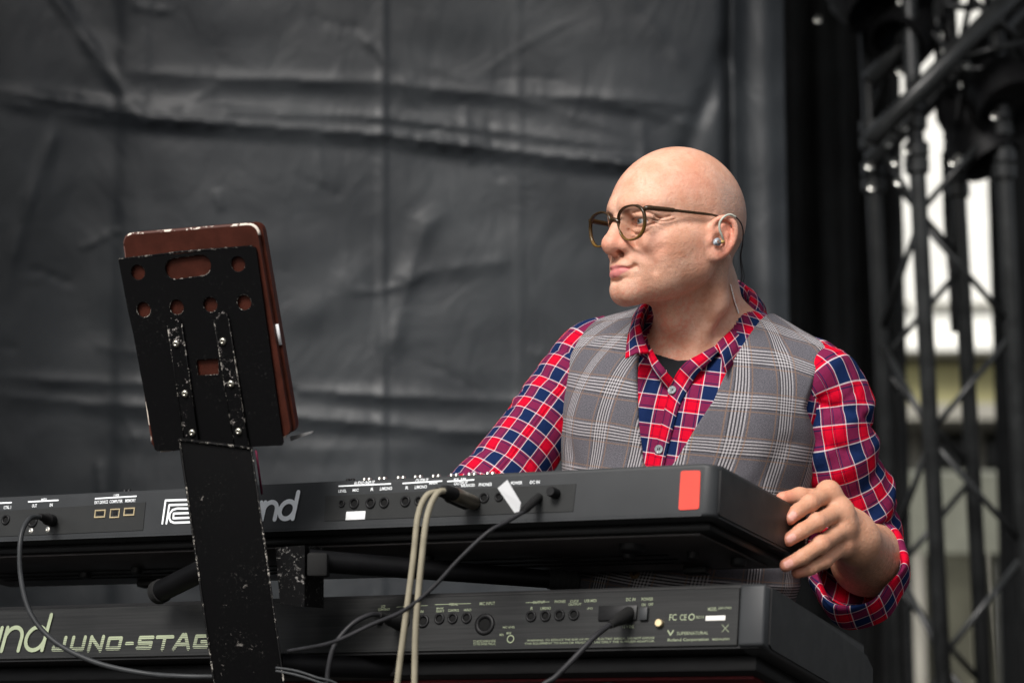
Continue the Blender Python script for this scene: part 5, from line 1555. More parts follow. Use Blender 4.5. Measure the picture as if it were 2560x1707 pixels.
def torso_folds(q):
    """drape of the waistcoat front"""
    y, z = q[..., 1], q[..., 2]
    d = 0.0016 * wob(q * np.array((1, 1, 0.45), f32), 9.0, 3, 2)
    d = d - groove(q * np.array((0, 1, 1), f32), [(0, 0.128, 0.03), (0, 0.112, -0.06), (0, 0.122, -0.14)], 0.014, -0.0018)
    d = d + groove(q * np.array((0, 1, 1), f32), [(0, 0.165, -0.11), (0, 0.12, -0.20), (0, 0.05, -0.24)], 0.010, 0.0026)
    d = d + groove(q * np.array((0, 1, 1), f32), [(0, -0.17, -0.12), (0, -0.11, -0.20), (0, -0.05, -0.235)], 0.011, 0.0026)
    for k in range(5):
        zz = -0.27 - 0.035 * k
        d = d + groove(q * np.array((0, 1, 1), f32), [(0, 0.185, zz), (0, 0.09, zz - 0.012), (0, 0.03, zz - 0.004)], 0.008, 0.0024 * (-1) ** k)
    return d
_pk = None
def vest_sdf(P):
    q = to_tor(P)
    d = torso_sdf(q) - 0.0098 + torso_folds(q)
    o = poly_sdf(q[..., 1], q[..., 2], VEST_OUT)
    d = smax(d, o, 0.003)
    vv = poly_sdf(q[..., 1], q[..., 2], VEST_V)
    back = q[..., 0] + 0.030                                  # the V is cut only in front
    d = smax(d, -np.where(back > 0, vv, np.sqrt(np.maximum(vv, 0) ** 2 + back ** 2) + np.minimum(vv, 0) * 0), 0.003)
    nk = np.sqrt((q[..., 0] + 0.012) ** 2 + q[..., 1] ** 2) - 0.088          # neck hole
    d = smax(d, -smax(nk, -(q[..., 2] - 0.03), 0.01), 0.003)
    # front closing edge and the welt of the chest pocket
    d = d + groove(q * np.array((0, 1, 1), f32), [(0, -0.004, -0.188), (0, -0.010, -0.44)], 0.0016, 0.0022)
    d = d + groove(q * np.array((0, 1, 1), f32), [(0, 0.085, -0.196), (0, 0.136, -0.178), (0, 0.139, -0.197)], 0.0013, 0.0018)
    return d
def fold_noise(S, A, L, seed, amp, n=14, tight=1.0):
    """fabric folds on a sleeve: ridges that run round part of the arm at a slant"""
    r = np.random.default_rng(seed); out = np.zeros_like(S)
    for _ in range(n):
        s0 = r.uniform(0.02, 1.0) * L; a0 = r.uniform(0, 2 * math.pi); slant = r.uniform(-0.028, 0.028)
        w = r.uniform(0.006, 0.014) * tight; aw = r.uniform(0.5, 1.3); h = r.uniform(0.4, 1.0) * amp * r.choice((1, -1, -0.9))
        da = (A - a0 + math.pi) % (2 * math.pi) - math.pi
        xx = (S - s0 - slant * da) / w
        out += h * (np.exp(-xx ** 2) if h > 0 else 1.3 * np.exp(-np.abs(xx) * 1.6)) * np.exp(-(da / aw) ** 2)
    return out
def loft(name, st, nS, nA, ref, mat, parent, folds=None, uv0=(0, 0), usc=1.0, flare=None):
    """st: rows of x,y,z,r. A tube with per-vertex folds and UV in metres"""
    D = catmull(st, nS)
    C0 = D[:, :3]; R = D[:, 3]
    T = np.gradient(C0, axis=0); T /= np.linalg.norm(T, axis=1, keepdims=True)
    S = np.concatenate([[0], np.cumsum(np.linalg.norm(np.diff(C0, axis=0), axis=1))])
    U = np.zeros_like(C0); u = np.asarray(ref, float)
    for i in range(nS):
        u = u - T[i] * (u @ T[i]); u = u / np.linalg.norm(u); U[i] = u
    W = np.cross(T, U)
    A = np.linspace(0, 2 * math.pi, nA + 1)
    SS, AA = np.meshgrid(S, A, indexing='ij')
    RR = np.repeat(R[:, None], nA + 1, 1)
    if folds is not None: RR = RR + folds(SS, AA, S[-1])
    P = C0[:, None] + RR[..., None] * (np.cos(AA)[..., None] * U[:, None] + np.sin(AA)[..., None] * W[:, None])
    V = P.reshape(-1, 3)
    i, j = np.meshgrid(np.arange(nS - 1), np.arange(nA), indexing='ij')
    a = (i * (nA + 1) + j).ravel()
    F = np.stack([a, a + 1, a + nA + 2, a + nA + 1], -1)
    me = mesh_np(name, V, F)
    rm = float(np.mean(R))
    set_uv(me, np.stack([(AA * rm * usc + uv0[0]).ravel(), (SS + uv0[1]).ravel()], -1))
    o = link(name, me, mat, parent, True)
    so = o.modifiers.new('thick', 'SOLIDIFY'); so.thickness = 0.0016; so.offset = -1
    return o, C0, R
def strip(name, rows, n, mat, parent, uv0=(0, 0), thick=0.0018):
    """surface through several 3-D curves (rows of points), sampled n times along"""
    Rr = np.array([catmull(r, n) for r in rows])
    k = len(rows)
    V = Rr.reshape(-1, 3)
    i, j = np.meshgrid(np.arange(k - 1), np.arange(n - 1), indexing='ij')
    a = (i * n + j).ravel()
    F = np.stack([a, a + 1, a + n + 1, a + n], -1)
    me = mesh_np(name, V, F)
    mid = Rr[k // 2]
    s = np.concatenate([[0], np.cumsum(np.linalg.norm(np.diff(mid, axis=0), axis=1))])
    w = np.concatenate([[0], np.cumsum(np.linalg.norm(np.diff(Rr[:, n // 2], axis=0), axis=1))])
    uu, vv = np.meshgrid(s, w)
    set_uv(me, np.stack([(uu + uv0[0]).ravel(), (vv + uv0[1]).ravel()], -1))
    o = link(name, me, mat, parent, True)
    so = o.modifiers.new('thick', 'SOLIDIFY'); so.thickness = thick; so.offset = 0
    return o
def make_button(mat_disc, r):
    mb = MB()
    mb.lathe([(0, 0.0004), (r * 0.55, 0.0005), (r * 0.72, 0.0012), (r * 0.92, 0.0014), (r, 0.0006), (r * 0.95, -0.0008), (0, -0.0010)], n=22)
    return mb
def place_on(o, p, nrm, spin=0.0):
    q = Vector(nrm).to_track_quat('Z', 'Y')
    o.rotation_mode = 'QUATERNION'
    o.location = Vector(p); o.rotation_quaternion = q @ Matrix.Rotation(spin, 3, 'Z').to_quaternion()
def sdf_normal(f, p, e=0.002):
    p = np.asarray(p, f32)
    g = np.array([f((p + np.eye(3, dtype=f32)[i] * e)[None])[0] - f((p - np.eye(3, dtype=f32)[i] * e)[None])[0] for i in range(3)])
    return g / np.linalg.norm(g)
def button_at(px, py, f, r, mat, parent, spin=0.3):
    p = raycast(px, py, f); n = sdf_normal(f, p, 0.006)
    b = make_button(mat, r).build('button', mat, parent, auto=50)
    place_on(b, p + n * 0.0012, n, spin)
    for dx in (-1, 1):
        for dy in (-1, 1):
            hole = MB().lathe([(0, 0.0008), (r * 0.10, 0.0008), (r * 0.10, 0.0002), (0, 0.0002)], Matrix.Translation((dx * r * 0.2, dy * r * 0.2, 0)), 8)
    th = MB()
    for dx in (-1, 1):
        th.tube([(dx * r * 0.2, -r * 0.24, 0.0006), (dx * r * 0.2, -r * 0.2, 0.0012), (dx * r * 0.2, r * 0.2, 0.0012), (dx * r * 0.2, r * 0.24, 0.0006)], r * 0.09, 6)
    t = th.build('stitch', MAT_THREAD, b)
    return b

def build_clothes(person):
    # shirt body
    def fs(P):
        q = to_tor(P)
        d = torso_sdf(q) - 0.0045 + 0.003 * np.clip((np.abs(q[..., 1]) - 0.09) / 0.03, 0, 1)
        return d + 0.0012 * wob(q * np.array((1, 1, .5), f32), 11, 5, 2) + groove(q * np.array((0, 1, 1), f32), [(0, 0.03, -0.03), (0, 0.045, -0.12)], 0.010, -0.003) \
            + groove(q * np.array((0, 1, 1), f32), [(0, -0.02, -0.05), (0, -0.034, -0.14)], 0.009, -0.0025)
    g = 0.0034
    lo = TOR_O - np.array((0.30, 0.24, 0.62)); hi = TOR_O + np.array((0.30, 0.24, 0.10))
    V, F = mesh_sdf(fs, rng_axis(lo[0], hi[0], g), rng_axis(lo[1], hi[1], g), rng_axis(lo[2], hi[2], g))
    q = to_tor(V)
    NECK_OPEN = [(-0.062, 0.2), (-0.060, 0.018), (-0.046, -0.004), (0.001, -0.044), (0.040, -0.008), (0.056, 0.016), (0.064, 0.2)]
    inV = poly_sdf(q[:, 1], q[:, 2], NECK_OPEN) < 0.002
    cut = (inV & (q[:, 0] > -0.03)) | ((np.hypot(q[:, 0] + 0.012, q[:, 1]) < 0.070) & (q[:, 2] > 0.03)) | (q[:, 2] < -0.60)
    F = F[~cut[F].all(1)]
    used = np.unique(F); mp = np.full(len(V), -1); mp[used] = np.arange(len(used)); V = V[used]; F = mp[F]; q = q[used]
    me = mesh_np('shirt', V, F)
    set_uv(me, np.stack([0.16 * np.arctan2(q[:, 1], q[:, 0] + 0.045) - 0.03 * q[:, 2] + 0.0125, q[:, 2] + 0.5 * np.maximum(0.05 - q[:, 0], 0) * (q[:, 2] > -0.05) + 0.006], -1))
    shirt = link('shirt', me, MAT_PLAID, person, True)
    # left sleeve (camera right) with the rolled cuff
    def S(px, py, D, r): return (*at(px, py, D), r)
    lsl = [S(1978, 938, 3.375, 0.058), S(2030, 952, 3.355, 0.0600), S(2070, 1004, 3.345, 0.0610), S(2084, 1095, 3.345, 0.0570), S(2108, 1185, 3.365, 0.0570),
           S(2134, 1270, 3.395, 0.0600), S(2150, 1350, 3.415, 0.062), S(2150, 1400, 3.400, 0.062), S(2142, 1415, 3.362, 0.060)]
    def lf(SS, AA, L):
        t = SS / L
        o = fold_noise(SS, AA, L, 11, 0.0070, 20) + 0.6 * fold_noise(SS, AA, L, 12, 0.004, 26, 0.55)
        o += 0.0050 * np.exp(-((SS - 0.155 - 0.012 * np.sin(AA)) / 0.012) ** 2) - 0.0040 * np.exp(-((SS - 0.178 - 0.014 * np.sin(AA + 1)) / 0.010) ** 2)
        o += 0.0070 * np.exp(-((SS - 0.228 - 0.015 * np.sin(AA + 0.6)) / 0.012) ** 2) - 0.006 * np.exp(-((SS - 0.255) / 0.010) ** 2)
        o += -0.0016 * np.exp(-((SS - 0.048) / 0.0022) ** 2)
        return o
    sl, C0, R = loft('sleeve', lsl, 150, 120, (0, -1, 0.2), MAT_PLAID, shirt, lf, (0.004, 0.010))
    fo = Vector(L_WR - L_EL).normalized()
    e0 = Vector(C0[-1])
    fo2 = (fo + Vector((-0.10, 0, 0.42))).normalized()
    def CU(k, r, dz=0): return (*(e0 + fo2 * k + Vector((0, 0, dz))), r)
    def cf(SS, AA, L): return fold_noise(SS, AA, L, 31, 0.0045, 16, 0.9) + 0.0035 * np.sin(AA * 2 + 1.0) + 0.0025 * np.sin(3 * AA) + 0.0018 * np.sin(7 * AA + 40 * SS)
    cuff = [CU(-0.030, 0.0590), CU(-0.036, 0.0625), CU(-0.030, 0.0665), CU(-0.010, 0.0690), CU(0.012, 0.0690), CU(0.022, 0.0665), CU(0.023, 0.0625), CU(0.012, 0.0585), CU(-0.012, 0.0570), CU(-0.03, 0.0565)]
    cu, _, _ = loft_profile('cuff', cuff, 60, 120, fo2, MAT_PLAID, shirt, cf)
    # right sleeve
    rsl = [S(1540, 880, 3.485, 0.056), S(1484, 902, 3.480, 0.0570), S(1432, 960, 3.470, 0.0570), S(1378, 1030, 3.455, 0.0540), S(1315, 1115, 3.435, 0.0535), S(1250, 1200, 3.415, 0.056), S(1185, 1275, 3.400, 0.060), S(1195, 1300, 3.36, 0.057), S(1240, 1300, 3.315, 0.054)]
    def rf(SS, AA, L):
        return fold_noise(SS, AA, L, 21, 0.0070, 20) + 0.6 * fold_noise(SS, AA, L, 22, 0.004, 26, 0.55)
    loft('sleeve', rsl, 140, 110, (0, -1, 0.2), MAT_PLAID, shirt, rf, (0.010, 0.004))
    # collar
    def A3(px, py, D): return V3(at(px, py, D))
    fold = [A3(1623, 882, 3.288), A3(1606, 835, 3.305), A3(1603, 795, 3.335), A3(1640, 735, 3.42), A3(1735, 700, 3.470), A3(1833, 699, 3.462), A3(1874, 738, 3.410), A3(1851, 800, 3.345), A3(1792, 862, 3.287)]
    leaf = [A3(1563, 896, 3.262), A3(1567, 862, 3.290), A3(1577, 818, 3.335), A3(1605, 768, 3.44), A3(1735, 735, 3.512), A3(1868, 735, 3.492), A3(1915, 778, 3.425), A3(1886, 850, 3.335), A3(1814, 932, 3.252)]
    axis = from_tor((-0.012, 0, 0.06))
    def inward(pts, k, dz):
        out = []
        for p in pts:
            v = np.array((axis[0] - p[0], axis[1] - p[1], 0)); v /= np.linalg.norm(v)
            out.append(p + v * k + np.array((0, 0, dz)))
        return out
    base = inward(fold, -0.004, -0.030); base[0] = A3(1640, 905, 3.284); base[-1] = A3(1740, 915, 3.272)
    m1 = inward(fold, 0.001, -0.012)
    over = inward(fold, -0.0035, -0.0008)
    mid = [0.5 * (np.array(o) + np.array(l)) + np.array((0, -0.004, 0.003)) for o, l in zip(over, leaf)]
    strip('collar', [base, m1, inward(fold, 0.0, -0.002), inward(fold, -0.0016, 0.0008), over, mid, leaf], 90, MAT_PLAID, shirt, (0.006, 0.014), 0.0022)
    # opened front edges and the placket
    fsk = lambda P: fs(P) - 0.0022
    def on(px, py): return raycast(px, py, fsk)
    lf_in = [A3(1800, 858, 3.292), A3(1752, 884, 3.277), A3(1714, 906, 3.272), on(1690, 938), on(1671, 985), on(1656, 1050), on(1640, 1123), on(1630, 1180), on(1622, 1230)]
    lf_out = [A3(1806, 874, 3.290), A3(1775, 905, 3.276), A3(1744, 935, 3.270), on(1722, 970), on(1700, 1010), on(1684, 1065), on(1667, 1130), on(1656, 1185), on(1648, 1235)]
    lf_m = [0.5 * (np.array(a) + np.array(b)) + np.array((0, -0.0012, 0)) for a, b in zip(lf_in, lf_out)]
    strip('placket', [lf_in, lf_m, lf_out], 80, MAT_PLAID, shirt, (0.010, 0.001), 0.0022)
    rf_in = [A3(1630, 872, 3.292), A3(1645, 900, 3.284), A3(1664, 925, 3.281), on(1684, 950)]
    rf_out = [A3(1616, 884, 3.290), A3(1628, 915, 3.286), A3(1645, 942, 3.284), on(1670, 975)]
    strip('front_edge', [rf_in, rf_out], 30, MAT_PLAID, shirt, (0.0, 0.008), 0.0022)
    fb = lambda P: fs(P) - 0.0046
    for px, py in ((1681, 976), (1648, 1123)):
        button_at(px, py, fb, 0.0062, MAT_BUTTON, shirt, 0.2)
    # black tee shown in the open neck
    def ft(P):
        d = body_sdf(P, 'nt') - 0.0022
        q = to_tor(P)
        return smax(d, smax(q[..., 2] + 0.0155 + 0.16 * np.abs(q[..., 1]) * -1, -(q[..., 2] + 0.20), 0.01), 0.003)
    lo2 = from_tor((0.06, 0, -0.06)) - 0.13; hi2 = from_tor((0.06, 0, -0.06)) + 0.13
    V, F = mesh_sdf(ft, rng_axis(lo2[0], hi2[0], .003), rng_axis(lo2[1], hi2[1], .003), rng_axis(lo2[2], hi2[2] - .02, .003))
    link('t_shirt', mesh_np('t_shirt', V, F), MAT_TEE, person, True)
    # waistcoat
    g = 0.0023
    lo = TOR_O - np.array((0.27, 0.20, 0.47)); hi = TOR_O + np.array((0.27, 0.20, 0.11))
    V, F = mesh_sdf(vest_sdf, rng_axis(lo[0], hi[0], g), rng_axis(lo[1], hi[1], g), rng_axis(lo[2], hi[2], g))
    q = to_tor(V)
    me = mesh_np('vest', V, F)
    lean = 0.11 * q[:, 2] * np.clip(1.0 - np.abs(q[:, 1]) * 2, 0.3, 1)
    uu = 0.165 * np.arctan2(q[:, 1], q[:, 0] + 0.045) - lean + 0.0022 * wob(q * np.array((0, 1, 1), f32), 7, 8, 2)
    vv = q[:, 2] + 0.62 * np.maximum(0.055 - q[:, 0], 0) * np.clip((q[:, 2] + 0.06) / 0.05, 0, 1) + 0.0020 * wob(q * np.array((0, 1, 1), f32), 8, 9, 2) - 0.05 * q[:, 1] * np.sign(q[:, 1]) * 0.6
    set_uv(me, np.stack([uu + 0.022, vv + 0.0135], -1))
    vest = link('vest', me, MAT_TWEED, person, True)
    for px, py in ((1588, 1432), (1612, 1300)):
        button_at(px, py, vest_sdf, 0.0082, MAT_HORN, vest, 0.5)
    # trousers and shoes (behind the keyboards)
    hip = from_tor((0.0, 0, -0.52))
    def ftr(P):
        d = ell(P, hip + V3((0, 0.0, -0.02)), (0.185, 0.155, 0.14))
        for s in (-1, 1):
            a = from_tor((0, 0.085 * s, -0.55)); k = V3((a[0] - 0.02 * s, a[1] - 0.06, 0.46)); f = V3((a[0] - 0.01 * s, a[1] + 0.02, 0.07))
            d = smin(d, chain(P, [a, k, f], [0.098, 0.072, 0.060], 0.03), 0.03)
        return d + 0.004 * wob(P, 6, 44, 2)
    V, F = mesh_sdf(ftr, rng_axis(hip[0] - .3, hip[0] + .3, .009), rng_axis(hip[1] - .3, hip[1] + .3, .009), rng_axis(0.02, hip[2] + .13, .009))
    link('trousers', mesh_np('trousers', V, F), MAT_TROUSER, person, True)
    for s in (-1, 1):
        a = from_tor((0, 0.085 * s, -0.55))
        fx = TOR_R[:, 0]
        def fsh(P):
            c = V3((a[0] - 0.01 * s, a[1], 0.0))
            d = chain(P, [c + fx * -0.05 + V3((0, 0, .045)), c + fx * 0.10 + V3((0, 0, .040)), c + fx * 0.17 + V3((0, 0, .032))], [0.042, 0.045, 0.033], 0.02)
            return smax(d, -(P[..., 2] - 0.006), 0.006)
        c = V3((a[0], a[1], 0.05))
        V, F = mesh_sdf(fsh, rng_axis(c[0] - .28, c[0] + .2, .006), rng_axis(c[1] - .28, c[1] + .2, .006), rng_axis(0, .12, .006))
        link('shoe', mesh_np('shoe', V, F), MAT_SHOE, person, True)

def loft_profile(name, st, nS, nA, axis, mat, parent, folds):
    """a ring swept from a profile that may turn back on itself; axis fixed"""
    D = catmull(st, nS); C0 = D[:, :3]; R = D[:, 3]
    T = np.array(axis, float); u = np.array((0, 0, 1.0)); u = u - T * (u @ T); u /= np.linalg.norm(u); w = np.cross(T, u)
    A = np.linspace(0, 2 * math.pi, nA + 1)
    k = np.linspace(0, 1, nS)
    SS, AA = np.meshgrid(k * 0.05, A, indexing='ij')
    RR = R[:, None] + folds(SS, AA, 0.05) * np.clip(np.minimum(k, 1 - k) * 6, 0.3, 1)[:, None]
    sag = 0.012 * np.exp(-(((AA - math.pi) / 0.7) ** 2))               # the roll sags below the elbow
    P = C0[:, None] + (RR + sag)[..., None] * (np.cos(AA)[..., None] * u + np.sin(AA)[..., None] * w)
    seg = np.concatenate([[0], np.cumsum(np.hypot(np.diff(R), np.linalg.norm(np.diff(C0, axis=0), axis=1)))])
    i, j = np.meshgrid(np.arange(nS - 1), np.arange(nA), indexing='ij')
    a = (i * (nA + 1) + j).ravel()
    me = mesh_np(name, P.reshape(-1, 3), np.stack([a, a + 1, a + nA + 2, a + nA + 1], -1))
    set_uv(me, np.stack([(AA * 0.07).ravel(), (np.repeat(seg[:, None], nA + 1, 1) + 0.25 * 0.07 * np.sin(AA)).ravel()], -1))
    o = link(name, me, mat, parent, True)
    so = o.modifiers.new('thick', 'SOLIDIFY'); so.thickness = 0.0018; so.offset = 0
    return o, C0, R
def make_skin():
    m, b = mat_begin('skin')
    co = coord('Object')
    n1 = noise(38, 5, 0.6, co); n2 = noise(160, 4, 0.65, co); n3 = noise(14, 3, 0.5, co)
    base = cmix(n1.ss(0.32, 0.70), (0.63, 0.325, 0.215), (0.715, 0.420, 0.305))
    base = cmix(n3.ss(0.50, 0.75) * 0.35, base, (0.64, 0.265, 0.165))
    mot = noise(75, 4, 0.7, co, 0.5)
    base = cmix(mot.ss(0.50, 0.70) * 0.48, base, (0.58, 0.24, 0.15))
    base = cmix(noise(210, 3, 0.7, co).ss(0.54, 0.68) * 0.36, base, (0.50, 0.24, 0.15))
    base = cmix(attr('tan') * 0.55, base, (0.46, 0.225, 0.125))
    red = attr('red')
    base = cmix(red * (0.35 + n2 * 0.45), base, (0.66, 0.165, 0.115))
    base = cmix(attr('neckred') * n2.ss(0.42, 0.68) * 0.6 , base, (0.68, 0.19, 0.12))
    spots = voronoi(95, co)
    base = cmix((1.0 - spots.ss(0.05, 0.16)) * n1.ss(0.5, 0.7) * 0.30, base, (0.42, 0.17, 0.10))
    beard = attr('beard'); st = noise(900, 2, 0.8, co)
    base = cmix(beard * (0.08 + st.ss(0.45, 0.62) * 0.32), base, (0.27, 0.165, 0.115))
    hair = attr('hair')
    base = cmix(hair * (0.34 + st.ss(0.42, 0.62) * 0.42), base, (0.27, 0.225, 0.20))
    base = cmix(attr('lips') * 0.8, base, cmix(n2, (0.46, 0.115, 0.125), (0.60, 0.19, 0.20)))
    base = cmix(attr('lash') * 0.8, base, (0.085, 0.050, 0.036))
    ah = noise(300, 3, 0.7, mapping(co, (1, 1, 0.25)))
    base = cmix(attr('armhair') * ah.ss(0.42, 0.62) * 0.45, base, (0.20, 0.11, 0.06))
    base = cmix(attr('nail') * 0.8, base, (0.74, 0.40, 0.34))
    plug(b, 'Base Color', base)
    plug(b, 'Roughness', (n2 - 0.5) * 0.3 + 0.46 - attr('nail') * 0.15 + beard * 0.1 + hair * 0.1)
    plug(b, 'Specular IOR Level', 0.28)
    plug(b, 'Subsurface Weight', 0.15)
    b.inputs['Subsurface Radius'].default_value = (0.008, 0.003, 0.0015)
    b.inputs['Subsurface Scale'].default_value = 0.6
    pores = noise(420, 3, 0.7, co) * 0.7 + n2 * 0.7 + noise(80, 3, 0.6, co) * 1.0
    plug(b, 'Normal', bump(pores, 0.5, 0.0015))
    return m
# ------------------------------------------------------------------ eyes, spectacles, ear monitor, chain
def head_obj(name, label=None, cat=None):
    o = empty(name)
    M = Matrix(HEAD_R.tolist()).to_4x4(); M.translation = Vector(HEAD_O.tolist())
    o.matrix_world = M
    if label: tag(o, label, cat)
    return o
def make_eye():
    m, b = mat_begin('eyeball')
    x, y, z = sepxyz(coord('Object'))
    r = E.m('SQRT', y * y + z * z)
    n = noise(900, 3, 0.6, coord('Object'))
    col = cmix(r.ss(0.0054, 0.0060), cmix(n, (0.10, 0.14, 0.16), (0.22, 0.27, 0.28)), (0.50, 0.44, 0.42))
    col = cmix(r.ss(0.0021, 0.0025), (0.004, 0.004, 0.004), col)
    plug(b, 'Base Color', cmix(x.lt(0.0), col, (0.6, 0.5, 0.46))); plug(b, 'Roughness', 0.08); plug(b, 'Coat Weight', 0.6)
    return m
def make_acetate():
    m, b = mat_begin('olive_horn_acetate')
    _, _, z = sepxyz(coord('Object'))
    n = noise(60, 3, 0.6, coord('Object'))
    t = (z + n * 0.008).ss(-0.004, 0.034)
    plug(b, 'Base Color', cmix(t, (0.19, 0.105, 0.022), (0.045, 0.024, 0.008))); plug(b, 'Roughness', 0.18)
    plug(b, 'Transmission Weight', 0.25); plug(b, 'IOR', 1.45)
    return m
def make_lens():
    m = bpy.data.materials.new('lens_glass'); m.use_nodes = True
    nt = m.node_tree; nt.nodes.clear()
    out = nt.nodes.new('ShaderNodeOutputMaterial'); mix = nt.nodes.new('ShaderNodeMixShader'); tr = nt.nodes.new('ShaderNodeBsdfTransparent'); gl = nt.nodes.new('ShaderNodeBsdfGlossy'); fr = nt.nodes.new('ShaderNodeFresnel')
    gl.inputs['Roughness'].default_value = 0.02; tr.inputs[0].default_value = (0.99, 0.99, 0.985, 1); fr.inputs[0].default_value = 1.16
    nt.links.new(fr.outputs[0], mix.inputs[0]); nt.links.new(tr.outputs[0], mix.inputs[1]); nt.links.new(gl.outputs[0], mix.inputs[2]); nt.links.new(mix.outputs[0], out.inputs[0])
    return m
def build_accessories(person, body_f):
    eye = make_eye()
    me = MB(); bmesh.ops.create_uvsphere(me.bm, u_segments=40, v_segments=24, radius=EYE_R); me = me.mesh('eye'); me.materials.append(eye)
    for p in me.polygons: p.use_smooth = True
    for s in (1, -1):
        o = link('eye', me, None, person)
        M = Matrix(HEAD_R.tolist()).to_4x4() @ Matrix.Rotation(math.radians(-4), 4, 'Z') @ Matrix.Rotation(math.radians(2), 4, 'Y')
        M.translation = Vector(from_head((EYE_C[0], EYE_C[1] * s, EYE_C[2])).tolist())
        o.matrix_world = M
    # spectacles
    gr = head_obj('eyeglasses', 'round olive brown horn-rimmed eyeglasses worn by the man', 'eyeglasses')
    AC = make_acetate(); LN = make_lens()
    def outline(s, grow=0.0, n=56):
        pts = []
        for k in range(n):
            a = 2 * math.pi * k / n; c, q = math.cos(a), math.sin(a)
            ex = 2.0 / 2.4
            yy = math.copysign(abs(c) ** ex, c) * (0.0272 + grow) * (1.0 + (0.15 if c < 0 else 0.08) * q); zz = math.copysign(abs(q) ** ex, q) * (0.0230 + grow)
            y = 0.0362 + yy; z = 0.0195 + zz
            x = 0.1182 - 1.5 * (y - 0.012) ** 2 - 0.06 * (0.02 - z) * 0
            pts.append((x + 0.08 * (z - 0.0195), y * s, z))
        return pts
    for s in (1, -1):
        pts = [Vector(p) for p in outline(s)]
        bm = bmesh.new(); n = len(pts); rings = []
        for i in range(n):
            t = (pts[(i + 1) % n] - pts[i - 1]).normalized()
            cen = Vector((0.116, 0.035 * s, 0.0195))
            out = (pts[i] - cen); out.x = 0; out = (out - t * out.dot(t)).normalized(); ax = t.cross(out).normalized()
            wid = 0.0014 + 0.0008 * (abs(pts[i].y) > 0.05)
            ring = []
            for k in range(10):
                a = 2 * math.pi * k / 10
                ring.append(bm.verts.new(pts[i] + out * wid * math.copysign(abs(math.cos(a)) ** 0.7, math.cos(a)) + ax * 0.0025 * math.copysign(abs(math.sin(a)) ** 0.7, math.sin(a))))
            rings.append(ring)
        for i in range(n):
            A, B_ = rings[i], rings[(i + 1) % n]
            for k in range(10): bm.faces.new((A[k], A[(k + 1) % 10], B_[(k + 1) % 10], B_[k]))
        bmesh.ops.recalc_face_normals(bm, faces=bm.faces)
        mr = bpy.data.meshes.new('rim'); bm.to_mesh(mr); bm.free()
        link('rim', mr, AC, gr, True)
        bm = bmesh.new(); c = bm.verts.new((0.1177 - 1.5 * 0.023 ** 2 + 0.0012, 0.035 * s, 0.0195)); vs = [bm.verts.new(p) for p in outline(s, -0.0006)]
        for i in range(n): bm.faces.new((c, vs[i], vs[(i + 1) % n]))
        bmesh.ops.recalc_face_normals(bm, faces=bm.faces)
        ml = bpy.data.meshes.new('lens'); bm.to_mesh(ml); bm.free(); link('lens', ml, LN, gr, True)
        # temple
        tp_ = catmull([(0.1145, 0.0605 * s, 0.0335, .0028), (0.1125, 0.0655 * s, 0.0362, .0036), (0.1000, 0.0690 * s, 0.0362, .0035), (0.0760, 0.0735 * s, 0.0360, .0032), (0.0700, 0.0740 * s, 0.0358, .0022), (0.035, 0.0785 * s, 0.0355, .0020), (0.010, 0.0800 * s, 0.0350, .0016), (-0.004, 0.0790 * s, 0.0310, .0017), (-0.016, 0.0760 * s, 0.020, .0018), (-0.020, 0.074 * s, 0.008, .0018)], 60)
        o = MB().tube([tuple(r[:3]) for r in tp_], [float(r[3]) for r in tp_], 10).build('temple', AC, gr, smooth=True)
        MB().lathe([(0, 0.002), (0.0022, 0.002), (0.0024, 0.0)], Matrix.Translation((0.1060, 0.0685 * s, 0.0362)) @ Matrix.Rotation(math.radians(-90 * s), 4, 'X'), 10).build('rivet', MAT_STEEL, o, auto=40)
        MB().tube([(0.1150, 0.0105 * s, 0.020), (0.1110, 0.0110 * s, 0.015), (0.1080, 0.0125 * s, 0.009)], [0.0012, 0.0024, 0.0016], 8).build('nose_pad', AC, gr, smooth=True)
    br = catmull([(0.1190, -0.0098, 0.0240), (0.1212, -0.005, 0.0275), (0.1216, 0.0, 0.0285), (0.1212, 0.005, 0.0275), (0.1190, 0.0098, 0.0240)], 24)
    MB().tube([tuple(p) for p in br], 0.0026, 10).build('bridge', AC, gr, smooth=True)
    # in-ear monitor with its wire over the ear
    iem = head_obj('earpiece', 'clear in-ear monitor with wire hooked over the left ear', 'earphone')
    def ep(cx, cy, y):
        r = (cx - 1140) / 5802.0 + 0.045; u = (830 - cy) / 5802.0 + 0.011
        x = (0.6 * y - r) / 0.8; t = 0.6 * x + 0.8 * y
        return (x, y, (u - 0.187 * t) / 0.982)
    CL = simple('clear_tubing', (0.42, 0.44, 0.38), 0.15, var=0.1); SH = simple('smoked_clear_shell', (0.30, 0.34, 0.38), 0.08, var=0.6, nscale=260)
    hk = catmull([ep(1185, 820, 0.0885), ep(1170, 775, 0.0910), ep(1152, 725, 0.0915), ep(1156, 670, 0.0925), ep(1190, 628, 0.0945), ep(1235, 612, 0.0965), ep(1280, 632, 0.0975)], 40)
    MB().tube([tuple(p) for p in hk], 0.0016, 10).build('ear_hook', CL, iem, smooth=True)
    wr = catmull([ep(1280, 632, 0.0975), ep(1312, 665, 0.0965), ep(1332, 705, 0.092), ep(1342, 760, 0.084), (-0.072, 0.0377, 0.008), (-0.080, 0.0230, -0.0067), (-0.082, 0.0235, -0.025), (-0.080, 0.0270, -0.036), (-0.078, 0.0260, -0.046)], 60)
    MB().tube([tuple(p) for p in wr], 0.0009, 8).build('wire', MAT_CBLK, iem, smooth=True)
    wr2 = wr[30:] + np.linspace(0, 1, 30)[:, None] * np.array((-0.003, 0.003, 0.003))
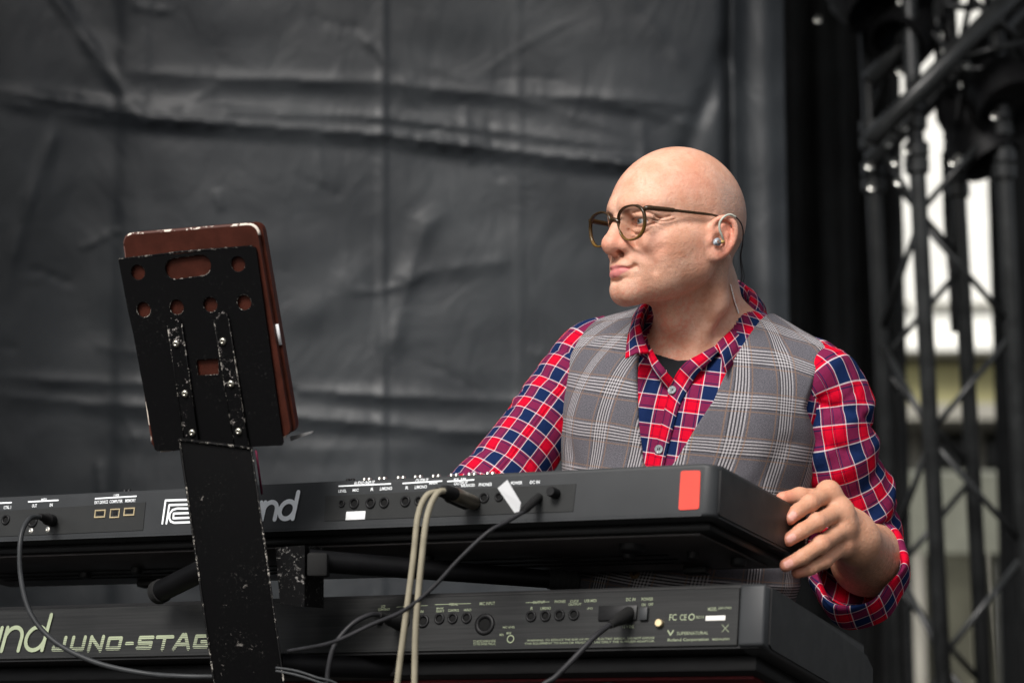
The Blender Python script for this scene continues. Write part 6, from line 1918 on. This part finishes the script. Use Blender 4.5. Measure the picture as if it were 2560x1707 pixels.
    MB().tube([tuple(p) for p in wr2], 0.0007, 8).build('wire', MAT_CBLK, iem, smooth=True)
    e1 = Vector(ep(1135, 828, 0.0880))
    mb = MB(); bmesh.ops.create_icosphere(mb.bm, subdivisions=3, radius=1.0)
    for v in mb.bm.verts:
        v.co = Vector((v.co.x * 0.0062, v.co.y * 0.0042, v.co.z * 0.0056)) * (1 + 0.10 * math.sin(v.co.x * 3 + v.co.z * 2))
        v.co += e1
    mb.build('shell', SH, iem, smooth=True)
    MB().lathe([(0, 0.0028), (0.0022, 0.0026), (0.0026, 0.0), (0.0026, -0.003)], Matrix.Translation(e1 + Vector((0.001, 0.0042, 0.0005))) @ Matrix.Rotation(math.radians(-80), 4, 'X'), 14).build('driver', MAT_STEEL, iem, auto=40)
    MB().tube([ep(1185, 822, 0.0885), ep(1165, 828, 0.0895)], 0.0024, 10).build('connector', simple('amber_connector', (0.45, 0.30, 0.10), 0.2), iem, smooth=True)
    # bead chain at the neck
    ch = []
    for px, py in ((1826, 712), (1831, 733), (1836, 752), (1842, 770), (1846, 782)):
        p = raycast(px, py, lambda P: body_f(P) - 0.0012, 3.0, 3.6); ch.append(p)
    cr = empty('neck_chain', Vector(ch[0].tolist()))
    tag(cr, 'thin silver bead chain showing at the side of the neck inside the collar', 'necklace')
    S = catmull(ch, 26); mb = MB()
    for p in S:
        r = bmesh.ops.create_icosphere(mb.bm, subdivisions=1, radius=0.00135, matrix=Matrix.Translation(Vector(p) - Vector(ch[0].tolist())))
    mb.build('beads', simple('silver_beads', (0.85, 0.84, 0.80), 0.25, metal=1.0), cr, smooth=True)
# ------------------------------------------------------------------ assemble the person
hipw = from_tor((0.0, 0, -0.55))
person = empty('person', (float(hipw[0]), float(hipw[1]), 0.0))
pl_ = Matrix.Translation(person.location).inverted()
tag(person, 'bald man in glasses, red plaid shirt and checked grey vest, looking left, hand on keyboard', 'person')
build_body(make_skin(), person)
build_clothes(person)
build_accessories(person, lambda P: body_sdf(P, 'hnt'))
bpy.context.view_layer.update()
for o in [c for c in person.children if c.name.split('.')[0] != 'eye']:              # shapes were made in world space: keep them there under the root
    o.matrix_parent_inverse = pl_
